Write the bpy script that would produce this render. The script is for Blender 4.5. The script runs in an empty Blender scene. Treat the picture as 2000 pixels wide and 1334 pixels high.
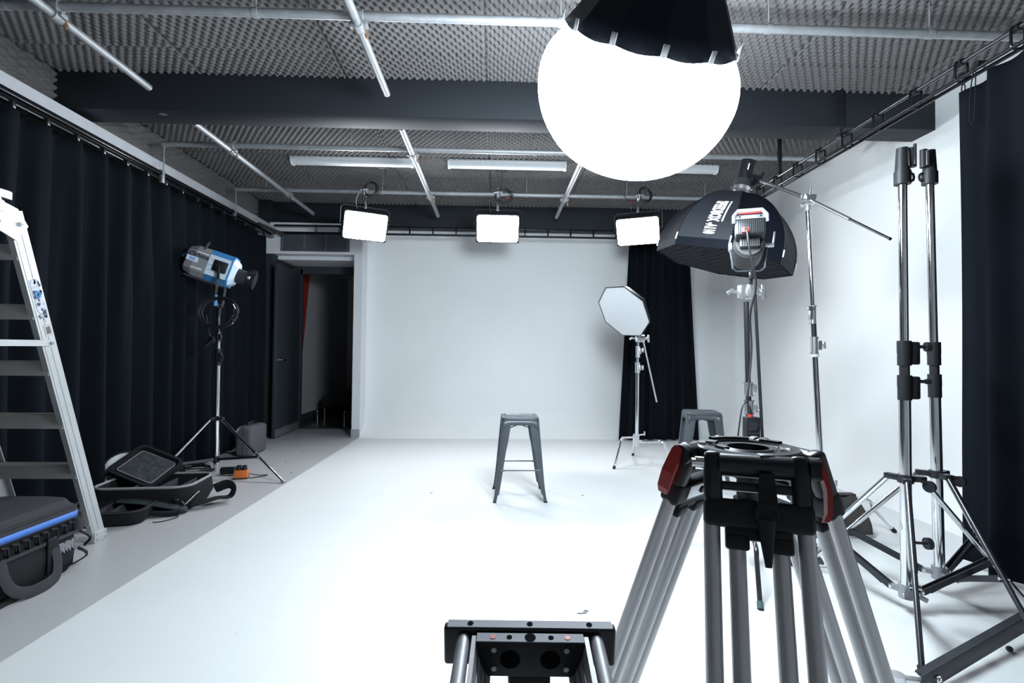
import bpy, bmesh, math, random
import numpy as np
from mathutils import Vector, Matrix, Quaternion

scene = bpy.context.scene
PI = math.pi
def D(a): return math.radians(a)

# ------------------------------------------------------------------ camera
YAW, PITCH, ROLL, CAM_H = 0.0328765, 0.0216827, 0.0100422, 1.18
fwd = Vector((math.sin(YAW) * math.cos(PITCH), math.cos(YAW) * math.cos(PITCH), math.sin(PITCH)))
rgt = Vector((math.cos(YAW), -math.sin(YAW), 0))
upv = rgt.cross(fwd)
r2 = math.cos(ROLL) * rgt + math.sin(ROLL) * upv
u2 = -math.sin(ROLL) * rgt + math.cos(ROLL) * upv
cd = bpy.data.cameras.new('camera')
cam = bpy.data.objects.new('camera', cd)
scene.collection.objects.link(cam)
cd.sensor_fit = 'HORIZONTAL'; cd.sensor_width = 36.0
cd.lens = 986.17 / 2000 * 36.0
cd.clip_start = 0.02; cd.clip_end = 60
cam.matrix_world = Matrix(((r2.x, u2.x, -fwd.x, 0), (r2.y, u2.y, -fwd.y, 0), (r2.z, u2.z, -fwd.z, CAM_H), (0, 0, 0, 1)))
scene.camera = cam

# ------------------------------------------------------------------ light levels, world, exposure
LANTERN_EMIT = 64.0      # big lantern over the stage
PANEL_EMIT = 95.0        # three LED panels on the back tube
LIGHT_COL = (0.80, 0.92, 1.0)
w = bpy.data.worlds.new('world'); scene.world = w; w.use_nodes = True
bg = w.node_tree.nodes['Background']
bg.inputs[0].default_value = (0.6, 0.75, 1.0, 1); bg.inputs[1].default_value = 0.02
scene.view_settings.view_transform = 'Standard'
scene.view_settings.look = 'None'
scene.view_settings.gamma = 1.0
scene.view_settings.exposure = 0.15
scene.view_settings.use_curve_mapping = False
scene.cycles.use_denoising = True
scene.cycles.max_bounces = 10
scene.cycles.diffuse_bounces = 6
scene.cycles.sample_clamp_indirect = 8.0
scene.cycles.caustics_reflective = False
scene.cycles.caustics_refractive = False

# ------------------------------------------------------------------ materials
def pm(name, col, rough=0.5, metal=0.0, var=0.08, scale=18.0, bump=0.0, bscale=250.0, spec=0.5, coat=0.0, sheen=0.0, rvar=0.0):
    m = bpy.data.materials.new(name); m.use_nodes = True
    nt = m.node_tree; b = nt.nodes['Principled BSDF']
    tc = nt.nodes.new('ShaderNodeTexCoord')
    n = nt.nodes.new('ShaderNodeTexNoise'); n.inputs['Scale'].default_value = scale; n.inputs['Detail'].default_value = 5
    nt.links.new(tc.outputs['Object'], n.inputs['Vector'])
    mix = nt.nodes.new('ShaderNodeMix'); mix.data_type = 'RGBA'
    mix.inputs[6].default_value = tuple(c * (1 - var) for c in col) + (1,)
    mix.inputs[7].default_value = tuple(min(1, c * (1 + var)) for c in col) + (1,)
    nt.links.new(n.outputs['Fac'], mix.inputs[0])
    nt.links.new(mix.outputs[2], b.inputs['Base Color'])
    b.inputs['Roughness'].default_value = rough
    b.inputs['Metallic'].default_value = metal
    b.inputs['Specular IOR Level'].default_value = spec
    b.inputs['Coat Weight'].default_value = coat
    b.inputs['Sheen Weight'].default_value = sheen
    if rvar:
        mr = nt.nodes.new('ShaderNodeMapRange'); mr.inputs[3].default_value = max(0.02, rough - rvar); mr.inputs[4].default_value = rough + rvar
        nt.links.new(n.outputs['Fac'], mr.inputs[0]); nt.links.new(mr.outputs[0], b.inputs['Roughness'])
    if bump:
        n2 = nt.nodes.new('ShaderNodeTexNoise'); n2.inputs['Scale'].default_value = bscale; n2.inputs['Detail'].default_value = 3
        nt.links.new(tc.outputs['Object'], n2.inputs['Vector'])
        bp = nt.nodes.new('ShaderNodeBump'); bp.inputs['Strength'].default_value = bump; bp.inputs['Distance'].default_value = 0.004
        nt.links.new(n2.outputs['Fac'], bp.inputs['Height']); nt.links.new(bp.outputs['Normal'], b.inputs['Normal'])
    m.diffuse_color = tuple(col) + (1,)
    return m

def emit(name, col, s):
    m = bpy.data.materials.new(name); m.use_nodes = True
    nt = m.node_tree; nt.nodes.clear()
    o = nt.nodes.new('ShaderNodeOutputMaterial'); e = nt.nodes.new('ShaderNodeEmission')
    e.inputs[0].default_value = tuple(col) + (1,); e.inputs[1].default_value = s
    nt.links.new(e.outputs[0], o.inputs[0])
    return m

def speck_paint(name, col, dirt, rough, thr=0.66, scale=9.0, fine=60.0, stretch=(1, 1, 1), amount=0.35, bump=0.05):
    """painted surface with sparse scuffs and specks of dirt that have their own shape"""
    m = pm(name, col, rough, var=0.03, scale=2.2, bump=bump, bscale=90, rvar=0.06)
    nt = m.node_tree; b = nt.nodes['Principled BSDF']
    src = b.inputs['Base Color'].links[0].from_socket
    tc = nt.nodes.new('ShaderNodeTexCoord')
    mp = nt.nodes.new('ShaderNodeMapping'); mp.inputs['Scale'].default_value = stretch
    nt.links.new(tc.outputs['Object'], mp.inputs[0])
    n = nt.nodes.new('ShaderNodeTexNoise'); n.inputs['Scale'].default_value = scale; n.inputs['Detail'].default_value = 9; n.inputs['Roughness'].default_value = 0.72
    nt.links.new(mp.outputs[0], n.inputs['Vector'])
    r = nt.nodes.new('ShaderNodeMapRange'); r.inputs[1].default_value = thr; r.inputs[2].default_value = thr + 0.12
    r.inputs[3].default_value = 0; r.inputs[4].default_value = amount
    nt.links.new(n.outputs['Fac'], r.inputs[0])
    v = nt.nodes.new('ShaderNodeTexVoronoi'); v.inputs['Scale'].default_value = fine / 12
    nt.links.new(mp.outputs[0], v.inputs['Vector'])
    r2_ = nt.nodes.new('ShaderNodeMapRange'); r2_.inputs[1].default_value = 0.03; r2_.inputs[2].default_value = 0.045
    r2_.inputs[3].default_value = amount; r2_.inputs[4].default_value = 0
    nt.links.new(v.outputs['Distance'], r2_.inputs[0])
    mx = nt.nodes.new('ShaderNodeMath'); mx.operation = 'MAXIMUM'
    nt.links.new(r.outputs[0], mx.inputs[0]); nt.links.new(r2_.outputs[0], mx.inputs[1])
    mix = nt.nodes.new('ShaderNodeMix'); mix.data_type = 'RGBA'
    nt.links.new(mx.outputs[0], mix.inputs[0]); nt.links.new(src, mix.inputs[6]); mix.inputs[7].default_value = tuple(dirt) + (1,)
    nt.links.new(mix.outputs[2], b.inputs['Base Color'])
    return m

M = {}
M['floor_white'] = speck_paint('white floor paint', (0.645, 0.655, 0.665), (0.32, 0.31, 0.30), 0.42, thr=0.615, scale=9, fine=52, stretch=(1.4, 0.7, 1), amount=0.32)
M['floor_white'].node_tree.nodes['Principled BSDF'].inputs['Specular IOR Level'].default_value = 0.12
M['floor_grey'] = speck_paint('grey floor paint', (0.42, 0.422, 0.432), (0.22, 0.22, 0.22), 0.40, thr=0.68, scale=8, fine=60, amount=0.35)
M['cyc'] = speck_paint('white wall paint', (0.83, 0.84, 0.85), (0.645, 0.655, 0.665), 0.6, thr=0.72, scale=5, fine=24, amount=0.25)
M['wall_white'] = pm('off white wall paint', (0.72, 0.73, 0.76), 0.7, var=0.04, scale=6)
M['wall_dim'] = pm('grey plaster', (0.52, 0.52, 0.53), 0.8, var=0.06, scale=4)
M['wall_dark'] = pm('dark gap shade and skirting', (0.03, 0.034, 0.04), 0.8)
M['foam'] = pm('grey acoustic foam', (0.144, 0.137, 0.136), 0.95, var=0.12, scale=3.5, bump=0.3, bscale=420, spec=0.2)
M['beam'] = speck_paint('slate beam paint', (0.0115, 0.0150, 0.0205), (0.35, 0.36, 0.38), 0.75, thr=0.70, scale=3.4, fine=14, stretch=(1, 1.6, 2.5), amount=0.55)
M['door'] = pm('charcoal door paint', (0.030, 0.036, 0.044), 0.5, var=0.06, scale=8)
M['steel_plate'] = pm('brushed kick plate', (0.34, 0.35, 0.37), 0.42, 0.7)
M['curtain'] = pm('black curtain cloth', (0.0048, 0.0069, 0.0104), 0.92, var=0.10, scale=60, bump=0.25, bscale=500, spec=0.10)
M['galv'] = pm('galvanised tube', (0.34, 0.35, 0.365), 0.5, 0.55, var=0.25, scale=22, rvar=0.10)
M['brass'] = pm('zinc brass bolt', (0.55, 0.36, 0.24), 0.4, 0.9)
M['chrome'] = pm('polished chrome', (0.80, 0.81, 0.83), 0.09, 1.0, var=0.03, rvar=0.03)
M['castal'] = pm('cast aluminium', (0.72, 0.73, 0.75), 0.30, 0.95, var=0.08)
M['alu'] = pm('satin aluminium', (0.50, 0.50, 0.51), 0.38, 0.65, var=0.05, scale=5)
M['alu_dark'] = pm('anodised aluminium', (0.30, 0.31, 0.34), 0.36, 0.8, var=0.06)
M['ladder'] = pm('ladder aluminium', (0.48, 0.49, 0.50), 0.42, 0.5, var=0.10, scale=9)
M['ladder_step'] = pm('ribbed step aluminium', (0.40, 0.385, 0.37), 0.5, 0.4, var=0.12, scale=9)
M['black'] = pm('black plastic', (0.010, 0.011, 0.013), 0.5, var=0.1, spec=0.3)
M['black_metal'] = pm('black metal', (0.018, 0.02, 0.024), 0.33, 0.3, var=0.1)
M['black_gloss'] = pm('glossy black track', (0.012, 0.013, 0.016), 0.22, 0.4)
M['gunmetal'] = pm('gunmetal tube', (0.10, 0.105, 0.115), 0.28, 0.9, var=0.15)
M['brace'] = pm('dark steel channel', (0.030, 0.033, 0.040), 0.5, 0.3, var=0.08)
M['slate'] = pm('slate grey powder coat', (0.075, 0.086, 0.10), 0.42, 0.35, var=0.06)
M['cord'] = pm('black nylon', (0.0085, 0.009, 0.0105), 0.8, spec=0.25, var=0.15, scale=80, bump=0.3, bscale=600)
M['nylon_grey'] = pm('grey webbing', (0.030, 0.031, 0.035), 0.8, spec=0.3, var=0.12, scale=80, bump=0.3, bscale=600)
M['rubber'] = pm('rubber cable', (0.010, 0.010, 0.012), 0.5)
M['teal_pad'] = pm('dark teal padding', (0.018, 0.028, 0.032), 0.85, bump=0.3, bscale=500)
M['piping'] = pm('grey edge binding', (0.24, 0.24, 0.25), 0.85, bump=0.4, bscale=500)
M['blue'] = pm('blue piping', (0.055, 0.16, 0.52), 0.6)
M['fix_blue'] = pm('blue fixture paint', (0.05, 0.22, 0.50), 0.4)
M['fix_white'] = pm('pale blue fixture shell', (0.66, 0.76, 0.86), 0.38)
M['fix_grey'] = pm('grey fixture shell', (0.26, 0.265, 0.28), 0.45)
M['grey_case'] = pm('grey speckled case', (0.085, 0.085, 0.092), 0.8, var=0.45, scale=130, bump=0.3, bscale=200)
M['orange'] = pm('orange plastic', (0.62, 0.15, 0.03), 0.45)
M['red'] = pm('red lever paint', (0.34, 0.022, 0.019), 0.45)
M['red_plug'] = pm('red plug', (0.45, 0.04, 0.03), 0.5)
M['white_cloth'] = pm('white diffusion cloth', (0.60, 0.62, 0.645), 0.85, var=0.03)
M['white'] = pm('white plastic', (0.78, 0.79, 0.80), 0.45)
M['silver_label'] = pm('bright label', (0.85, 0.86, 0.88), 0.3, 0.1)
M['softbox'] = pm('black softbox nylon', (0.006, 0.0085, 0.0145), 0.60, var=0.1, scale=12, bump=0.15, bscale=300, spec=0.12)
M['softbox_logo'] = pm('printed grey panel', (0.022, 0.026, 0.034), 0.6, bump=0.1, bscale=300)
M['grid_cloth'] = pm('black grid cloth', (0.016, 0.019, 0.025), 0.7)
M['print_white'] = pm('white print', (0.85, 0.86, 0.88), 0.6, var=0.02)
M['print_grey'] = pm('grey print', (0.16, 0.165, 0.18), 0.6, var=0.02)
M['print_dark'] = pm('dark print', (0.03, 0.035, 0.045), 0.6, var=0.02)
M['sandbag'] = pm('dark canvas', (0.050, 0.046, 0.043), 0.95, var=0.3, scale=25, bump=0.4, bscale=400)
M['sofa'] = pm('black upholstery', (0.008, 0.009, 0.011), 0.8)
M['dark_floor'] = pm('polished dark floor', (0.045, 0.043, 0.040), 0.16, var=0.3, scale=3)
M['warm_glow'] = pm('glow tan', (0.36, 0.20, 0.09), 0.6)
M['vent'] = pm('dark vent louvre', (0.075, 0.085, 0.10), 0.5)
M['screen'] = pm('dark display', (0.02, 0.022, 0.028), 0.12)
M['paper'] = pm('printed sticker', (0.42, 0.45, 0.52), 0.5, var=0.75, scale=70)
M['mesh_clear'] = pm('clear vinyl pocket', (0.055, 0.058, 0.066), 0.10, var=0.9, scale=30, coat=0.6)
M['pale_bag'] = pm('pale translucent fabric', (0.45, 0.46, 0.47), 0.7, var=0.3, scale=10)
M['dirt'] = pm('dirt', (0.06, 0.055, 0.05), 0.9)
M['tape_red'] = pm('red tape', (0.45, 0.10, 0.07), 0.6)
M['green_rubber'] = pm('grey green rubber', (0.06, 0.10, 0.10), 0.7)
M['lantern'] = emit('lit lantern cloth', LIGHT_COL, LANTERN_EMIT)
def lantern_falloff(m, axis, c, r, lo):
    """the lamp head shines into the globe from the skirt side, so the cloth opposite the head glows strongest"""
    nt = m.node_tree; e = [n for n in nt.nodes if n.type == 'EMISSION'][0]
    tc = nt.nodes.new('ShaderNodeTexCoord'); dp = nt.nodes.new('ShaderNodeVectorMath'); dp.operation = 'DOT_PRODUCT'
    dp.inputs[1].default_value = axis; nt.links.new(tc.outputs['Object'], dp.inputs[0])
    mr = nt.nodes.new('ShaderNodeMapRange'); mr.inputs[1].default_value = r; mr.inputs[2].default_value = -r
    mr.inputs[3].default_value = LANTERN_EMIT * lo; mr.inputs[4].default_value = LANTERN_EMIT
    nt.links.new(dp.outputs['Value'], mr.inputs[0]); nt.links.new(mr.outputs[0], e.inputs[1])
M['led'] = emit('lit led diffuser', (0.90, 0.955, 1.0), PANEL_EMIT)

# ------------------------------------------------------------------ mesh builder
class MB:
    def __init__(s): s.v = []; s.f = []; s.m = []; s.mi = 0
    def add(s, vs, fs):
        o = len(s.v); s.v.extend(Vector(p) for p in vs)
        for f in fs: s.f.append([i + o for i in f]); s.m.append(s.mi)
        return s
    def box(s, c, size, rot=None, bev=0.0, seg=2):
        bm = bmesh.new(); bmesh.ops.create_cube(bm, size=1)
        for v in bm.verts: v.co = Vector((v.co.x * size[0], v.co.y * size[1], v.co.z * size[2]))
        if bev > 0: bmesh.ops.bevel(bm, geom=list(bm.edges), offset=min(bev, min(size) * 0.49), segments=seg, affect='EDGES', profile=0.5)
        R = rot if rot is not None else Matrix.Identity(3)
        bm.verts.index_update()
        s.add([R @ v.co + Vector(c) for v in bm.verts], [[v.index for v in f.verts] for f in bm.faces]); bm.free()
        return s
    def bar(s, a, b, wdt, hgt, up=(0, 0, 1), bev=0.0):
        """rectangular bar from a to b"""
        a = Vector(a); b = Vector(b); d = b - a; L = d.length; y = d / L
        x = y.cross(Vector(up)).normalized(); z = x.cross(y)
        R = Matrix((x, y, z)).transposed()
        return s.box((a + b) / 2, (wdt, L, hgt), R, bev)
    def cyl(s, a, b, r, rb=None, n=16, caps=True):
        a = Vector(a); b = Vector(b); rb = r if rb is None else rb
        d = (b - a).normalized(); t = Vector((1, 0, 0)) if abs(d.x) < 0.9 else Vector((0, 1, 0))
        x = d.cross(t).normalized(); y = d.cross(x)
        vs = []
        for c, q in ((a, r), (b, rb)):
            for i in range(n):
                an = 2 * PI * i / n; vs.append(c + x * math.cos(an) * q + y * math.sin(an) * q)
        fs = [[i, (i + 1) % n, n + (i + 1) % n, n + i] for i in range(n)]
        if caps: fs += [list(range(n))[::-1], list(range(n, 2 * n))]
        return s.add(vs, fs)
    def tube(s, pts, r, n=8, closed=False, caps=True, flat=None):
        pts = [Vector(p) for p in pts]; N = len(pts)
        if flat: rx, ry = flat
        else: rx = ry = r
        tan = []
        for i in range(N):
            if closed: d = pts[(i + 1) % N] - pts[i - 1]
            else: d = pts[min(i + 1, N - 1)] - pts[max(i - 1, 0)]
            tan.append(d.normalized() if d.length > 1e-9 else Vector((0, 0, 1)))
        t0 = tan[0]; up = Vector((0, 0, 1)) if abs(t0.z) < 0.9 else Vector((1, 0, 0))
        x = t0.cross(up).normalized(); vs = []
        for i in range(N):
            if i: x = tan[i - 1].rotation_difference(tan[i]) @ x
            x = (x - tan[i] * x.dot(tan[i])).normalized(); y = tan[i].cross(x)
            for k in range(n):
                an = 2 * PI * k / n; vs.append(pts[i] + x * math.cos(an) * rx + y * math.sin(an) * ry)
        fs = []
        for i in range(N if closed else N - 1):
            j = (i + 1) % N
            for k in range(n): fs.append([i * n + k, i * n + (k + 1) % n, j * n + (k + 1) % n, j * n + k])
        if caps and not closed: fs += [list(range(n))[::-1], list(range((N - 1) * n, N * n))]
        return s.add(vs, fs)
    def lathe(s, prof, n=32, T=None, cap0=False, cap1=False):
        T = T or Matrix.Identity(4); vs = []
        for (r, z) in prof:
            for k in range(n):
                an = 2 * PI * k / n; vs.append(T @ Vector((r * math.cos(an), r * math.sin(an), z)))
        fs = []
        for i in range(len(prof) - 1):
            for k in range(n): fs.append([i * n + k, i * n + (k + 1) % n, (i + 1) * n + (k + 1) % n, (i + 1) * n + k])
        if cap0: fs.append(list(range(n))[::-1])
        if cap1: fs.append(list(range((len(prof) - 1) * n, len(prof) * n)))
        return s.add(vs, fs)
    def prism(s, poly, z0, z1, T=None):
        T = T or Matrix.Identity(4); n = len(poly)
        vs = [T @ Vector((p[0], p[1], z0)) for p in poly] + [T @ Vector((p[0], p[1], z1)) for p in poly]
        fs = [[i, (i + 1) % n, n + (i + 1) % n, n + i] for i in range(n)] + [list(range(n))[::-1], list(range(n, 2 * n))]
        return s.add(vs, fs)
    def quad(s, a, b, c, d): return s.add([a, b, c, d], [[0, 1, 2, 3]])
    def sphere(s, c, r, nu=24, nv=14, rot=None):
        if not hasattr(r, '__len__'): r = (r, r, r)
        R = rot if rot is not None else Matrix.Identity(3); vs = []
        for j in range(nv + 1):
            th = PI * j / nv
            for i in range(nu):
                ph = 2 * PI * i / nu
                vs.append(R @ Vector((r[0] * math.sin(th) * math.cos(ph), r[1] * math.sin(th) * math.sin(ph), r[2] * math.cos(th))) + Vector(c))
        fs = []
        for j in range(nv):
            for i in range(nu): fs.append([j * nu + i, (j + 1) * nu + i, (j + 1) * nu + (i + 1) % nu, j * nu + (i + 1) % nu])
        return s.add(vs, fs)
    def grid(s, fn, nu, nv, closeu=False):
        vs = [fn(i, j) for j in range(nv) for i in range(nu)]; fs = []
        for j in range(nv - 1):
            for i in range(nu if closeu else nu - 1):
                k = (i + 1) % nu
                fs.append([j * nu + i, j * nu + k, (j + 1) * nu + k, (j + 1) * nu + i])
        return s.add(vs, fs)
    def xf(s, T): s.v = [T @ p for p in s.v]; return s
    def merge(s, o): return s.add(o.v, o.f)

ROOT = {}
def link(o, parent=None):
    scene.collection.objects.link(o)
    if parent is not None: o.parent = parent
def build(name, mb, mats, parent=None, smooth=True, ang=35, T=None, weld=True):
    """one mesh object; vertices are given in world space and stored in the local space of the thing"""
    inv = (ROOT[parent.name] if parent is not None else (T or Matrix.Identity(4))).inverted()
    me = bpy.data.meshes.new(name)
    me.from_pydata([inv @ p for p in mb.v], [], mb.f)
    if not isinstance(mats, (list, tuple)): mats = [mats]
    for m in mats: me.materials.append(m)
    if len(mats) > 1: me.polygons.foreach_set('material_index', mb.m)
    if weld:
        bm = bmesh.new(); bm.from_mesh(me)
        bmesh.ops.remove_doubles(bm, verts=bm.verts, dist=1e-5)
        bmesh.ops.recalc_face_normals(bm, faces=bm.faces)
        bm.to_mesh(me); bm.free()
    if smooth:
        me.polygons.foreach_set('use_smooth', [True] * len(me.polygons))
        me.set_sharp_from_angle(angle=D(ang))
    me.update()
    o = bpy.data.objects.new(name, me)
    link(o, parent)
    if parent is not None: ROOT[o.name] = ROOT[parent.name]
    else:
        o.matrix_world = T or Matrix.Identity(4); ROOT[o.name] = T or Matrix.Identity(4)
    return o
def thing(name, label, cat, loc=(0, 0, 0), rotz=0.0, group=None):
    o = bpy.data.objects.new(name, None); o.empty_display_size = 0.1
    link(o)
    T = Matrix.Translation(loc) @ Matrix.Rotation(rotz, 4, 'Z'); o.matrix_world = T
    o['label'] = label; o['category'] = cat
    if group: o['group'] = group
    ROOT[o.name] = T
    return o
def solo(name, mb, mats, label, cat, loc=(0, 0, 0), group=None, kind=None, **k):
    o = build(name, mb, mats, None, T=Matrix.Translation(loc), **k)
    o['label'] = label; o['category'] = cat
    if group: o['group'] = group
    if kind: o['kind'] = kind
    return o
def struct(name, mb, mats, label=None, **k):
    o = build(name, mb, mats, None, **k); o['kind'] = 'structure'
    if label: o['label'] = label
    return o
def dup(root, loc, rotz=0.0, label=None):
    """a copy of a thing with copies of its parts and sub-parts"""
    r = root.copy(); scene.collection.objects.link(r); r.matrix_world = Matrix.Translation(loc) @ Matrix.Rotation(rotz, 4, 'Z')
    ROOT[r.name] = r.matrix_world.copy()
    if label: r['label'] = label
    for ch in list(root.children):
        c = ch.copy(); scene.collection.objects.link(c); c.parent = r
        for g in list(ch.children):
            d = g.copy(); scene.collection.objects.link(d); d.parent = c
    return r
def text_mb(body, size, bold=0.0, depth=0.0, space=1.0):
    """letters as flat mesh in the xy plane, centred"""
    cu = bpy.data.curves.new('lettering', 'FONT'); cu.body = body; cu.size = size; cu.offset = bold; cu.extrude = depth
    cu.align_x = 'CENTER'; cu.align_y = 'CENTER'; cu.space_character = space; cu.resolution_u = 3
    o = bpy.data.objects.new('lettering', cu); scene.collection.objects.link(o)
    dg = bpy.context.evaluated_depsgraph_get(); me = bpy.data.meshes.new_from_object(o.evaluated_get(dg))
    mb = MB(); mb.add([v.co.copy() for v in me.vertices], [list(p.vertices) for p in me.polygons])
    bpy.data.objects.remove(o); bpy.data.curves.remove(cu); bpy.data.meshes.remove(me)
    return mb
def frame(origin, x, y):
    x = Vector(x).normalized(); y = Vector(y); y = (y - x * y.dot(x)).normalized(); z = x.cross(y)
    T = Matrix((x, y, z)).transposed().to_4x4(); T.translation = Vector(origin); return T
def lerp(a, b, t): return Vector(a) * (1 - t) + Vector(b) * t
def bez(p0, p1, p2, p3, n=16):
    out = []
    for i in range(n + 1):
        t = i / n; out.append(Vector(p0) * (1 - t) ** 3 + Vector(p1) * 3 * t * (1 - t) ** 2 + Vector(p2) * 3 * t * t * (1 - t) + Vector(p3) * t ** 3)
    return out
def spline(pts, n=8):
    pts = [Vector(p) for p in pts]; out = []
    for i in range(len(pts) - 1):
        a = pts[max(i - 1, 0)]; b = pts[i]; c = pts[i + 1]; d = pts[min(i + 2, len(pts) - 1)]
        for k in range(n):
            t = k / n
            out.append(0.5 * ((2 * b) + (c - a) * t + (2 * a - 5 * b + 4 * c - d) * t * t + (3 * b - a - 3 * c + d) * t ** 3))
    out.append(pts[-1]); return out
def coil(c, r, turns, ax, ay, az, wob=0.08, seed=0, n=20):
    rnd = random.Random(seed); pts = []
    ax, ay, az = Vector(ax), Vector(ay), Vector(az)
    for t in range(turns):
        ra = r * (1 + rnd.uniform(-wob, wob)); rb = r * (1 + rnd.uniform(-wob, wob)); oz = rnd.uniform(-1, 1) * r * 0.12
        for k in range(n):
            an = 2 * PI * k / n; pts.append(Vector(c) + ax * (math.cos(an) * ra) + ay * (math.sin(an) * rb) + az * (oz + 0.02 * r * k / n))
    return pts

# ------------------------------------------------------------------ the room
XL, XR, YB, ZC = -3.27, 3.42, 7.25, 3.25
YF = -3.0
EDGE = -1.84
def foam_mesh(name, u0, u1, v0, v1, place, label, extra=None, Lu=0.056, Lv=0.080, amp=0.019, seams=(1.06, 0.93)):
    """egg-crate foam sheets: a real relief of staggered bumps with seams between the sheets"""
    su, sv = Lu / 6, Lv / 8
    nu = int((u1 - u0) / su) + 1; nv = int((v1 - v0) / sv) + 1
    U, V = np.meshgrid(u0 + np.arange(nu) * su, v0 + np.arange(nv) * sv)
    pu = np.floor((U - u0) / seams[0]); pv = np.floor((V - v0) / seams[1])
    ph = (pu * 0.37 + pv * 0.61) % 1.0
    h = np.cos(2 * PI * (U / Lu + ph)) * np.cos(2 * PI * (V / Lv + ph * 0.7))
    h = amp * np.where(h > 0, h * 0.8, 1.7 * h)
    h += 0.006 * np.sin(U * 2.1 + pv) * np.cos(V * 1.7 + pu)
    fu = (U - u0) - pu * seams[0]; fv = (V - v0) - pv * seams[1]
    h = np.where((fu < su) | (fv < sv * 0.7), -amp * 1.5, h)
    co = place(U.ravel(), V.ravel(), h.ravel())
    idx = np.arange(nu * nv).reshape(nv, nu)
    f = np.stack([idx[:-1, :-1], idx[:-1, 1:], idx[1:, 1:], idx[1:, :-1]], -1).reshape(-1, 4)
    me = bpy.data.meshes.new(name)
    ev = np.array(extra[0], float).reshape(-1, 3) if extra else np.zeros((0, 3))
    ef = (np.array(extra[1], int).reshape(-1, 4) + len(co)) if extra else np.zeros((0, 4), int)
    co = np.vstack([co, ev]); f = np.vstack([f, ef])
    me.vertices.add(len(co)); me.vertices.foreach_set('co', co.ravel())
    me.loops.add(f.size); me.loops.foreach_set('vertex_index', f.ravel().astype(np.int32))
    me.polygons.add(len(f)); me.polygons.foreach_set('loop_start', np.arange(0, f.size, 4, dtype=np.int32))
    me.update(calc_edges=True)
    me.materials.append(M['foam'])
    me.polygons.foreach_set('use_smooth', [True] * len(me.polygons)); me.update()
    o = bpy.data.objects.new(name, me); scene.collection.objects.link(o)
    o['kind'] = 'structure'; o['label'] = label
    return o
foam_mesh('ceiling', XL, XR, 1.6, 7.2, lambda U, V, h: np.stack([U, V, ZC - 0.012 - h], -1),
          'ceiling lined with grey egg-crate acoustic foam sheets',
          extra=([[XL, YF, ZC], [XR, YF, ZC], [XR, 1.62, ZC], [XL, 1.62, ZC]], [[0, 1, 2, 3]]))
foam_mesh('wall_left', 1.4, 7.0, 2.25, 3.26, lambda U, V, h: np.stack([XL + h, U, V], -1),
          'left wall lined with egg-crate foam above the curtain', Lu=0.13, Lv=0.058, amp=0.017,
          extra=([[XL - 0.02, YF, 0], [XL - 0.02, 7.0, 0], [XL - 0.02, 7.0, ZC], [XL - 0.02, YF, ZC]], [[0, 1, 2, 3]]))

mb = MB()
mb.mi = 0
mb.quad((EDGE, YF, 0), (XR - 0.35, YF, 0), (XR - 0.35, YB - 0.35, 0), (EDGE, YB - 0.35, 0))
mb.mi = 1
mb.quad((XL, YF, 0), (EDGE, YF, 0), (EDGE, 6.98, 0), (XL, 6.98, 0))
mb.quad((-3.1, 6.98, 0), (-1.95, 6.98, 0), (-1.95, 7.76, 0), (-3.1, 7.76, 0))
struct('floor', mb, [M['floor_white'], M['floor_grey']], 'painted floor, white stage area and grey strip on the left', weld=False, smooth=False)

# seamless white wall: back, rounded corner, right side, curved into the floor
def cyc_wall():
    rc, R = 0.75, 0.35
    path = [(EDGE + (XR - rc - EDGE) * i / 12, YB, 0, -1) for i in range(13)]
    for i in range(1, 13):
        a = PI / 2 - PI / 2 * i / 12
        path.append((XR - rc + rc * math.cos(a), YB - rc + rc * math.sin(a), -math.cos(a), -math.sin(a)))
    path += [(XR, YB - rc + (YF - YB + rc) * i / 14, -1, 0) for i in range(1, 15)]
    prof = [(R * (1 - math.sin(D(a))), R * (1 - math.cos(D(a)))) for a in range(0, 91, 9)] + [(0, 0.8), (0, 1.6), (0, 2.4), (0, ZC)]
    m = MB()
    m.grid(lambda i, j: Vector((path[i][0] + path[i][2] * prof[j][0], path[i][1] + path[i][3] * prof[j][0], prof[j][1])), len(path), len(prof))
    # corner of the flat floor inside the curve
    return m
struct('wall_back', cyc_wall(), M['cyc'], 'seamless white infinity wall curving into the floor and the right side', ang=60)
mb = MB().quad((XL, YF, 0), (XR, YF, 0), (XR, YF, ZC), (XL, YF, ZC))
struct('wall_front', mb, M['wall_dim'], 'wall behind the viewpoint')

# wall with the door recess at the far left
mb = MB()
y0, y1 = 6.98, 7.72
mb.box((-2.51, 7.07, 2.715), (1.12, 0.18, 0.43))                 # header
mb.box((-1.895, 7.35, 1.48), (0.11, 0.74, 2.95))                 # post beside the stage
mb.box((-2.51, 7.45, 2.475), (1.12, 0.58, 0.05))                 # soffit
mb.box((-3.17, 7.07, 2.715), (0.20, 0.18, 0.43))                 # left end over the curtain
struct('wall_door', mb, M['wall_white'], 'white wall around the doorway recess', smooth=False)
mb = MB().box((-1.893, 6.976, 0.055), (0.108, 0.012, 0.11)).box((-1.953, 7.34, 0.055), (0.012, 0.72, 0.11))
struct('wall_return', MB().box((-3.16, 7.36, 1.25), (0.2, 0.72, 2.5)), M['wall_dark'], 'side of the doorway recess, coloured dark for the shaded gap', smooth=False)  # coloured dark to stand for the shaded gap between curtain and door
mb = MB().box((-1.893, 6.976, 0.055), (0.108, 0.012, 0.11)).box((-1.953, 7.34, 0.055), (0.012, 0.72, 0.11))
struct('baseboard_door', mb, pm('grey skirting', (0.36, 0.365, 0.38), 0.6), 'grey skirting at the foot of the white post', smooth=False)
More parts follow.
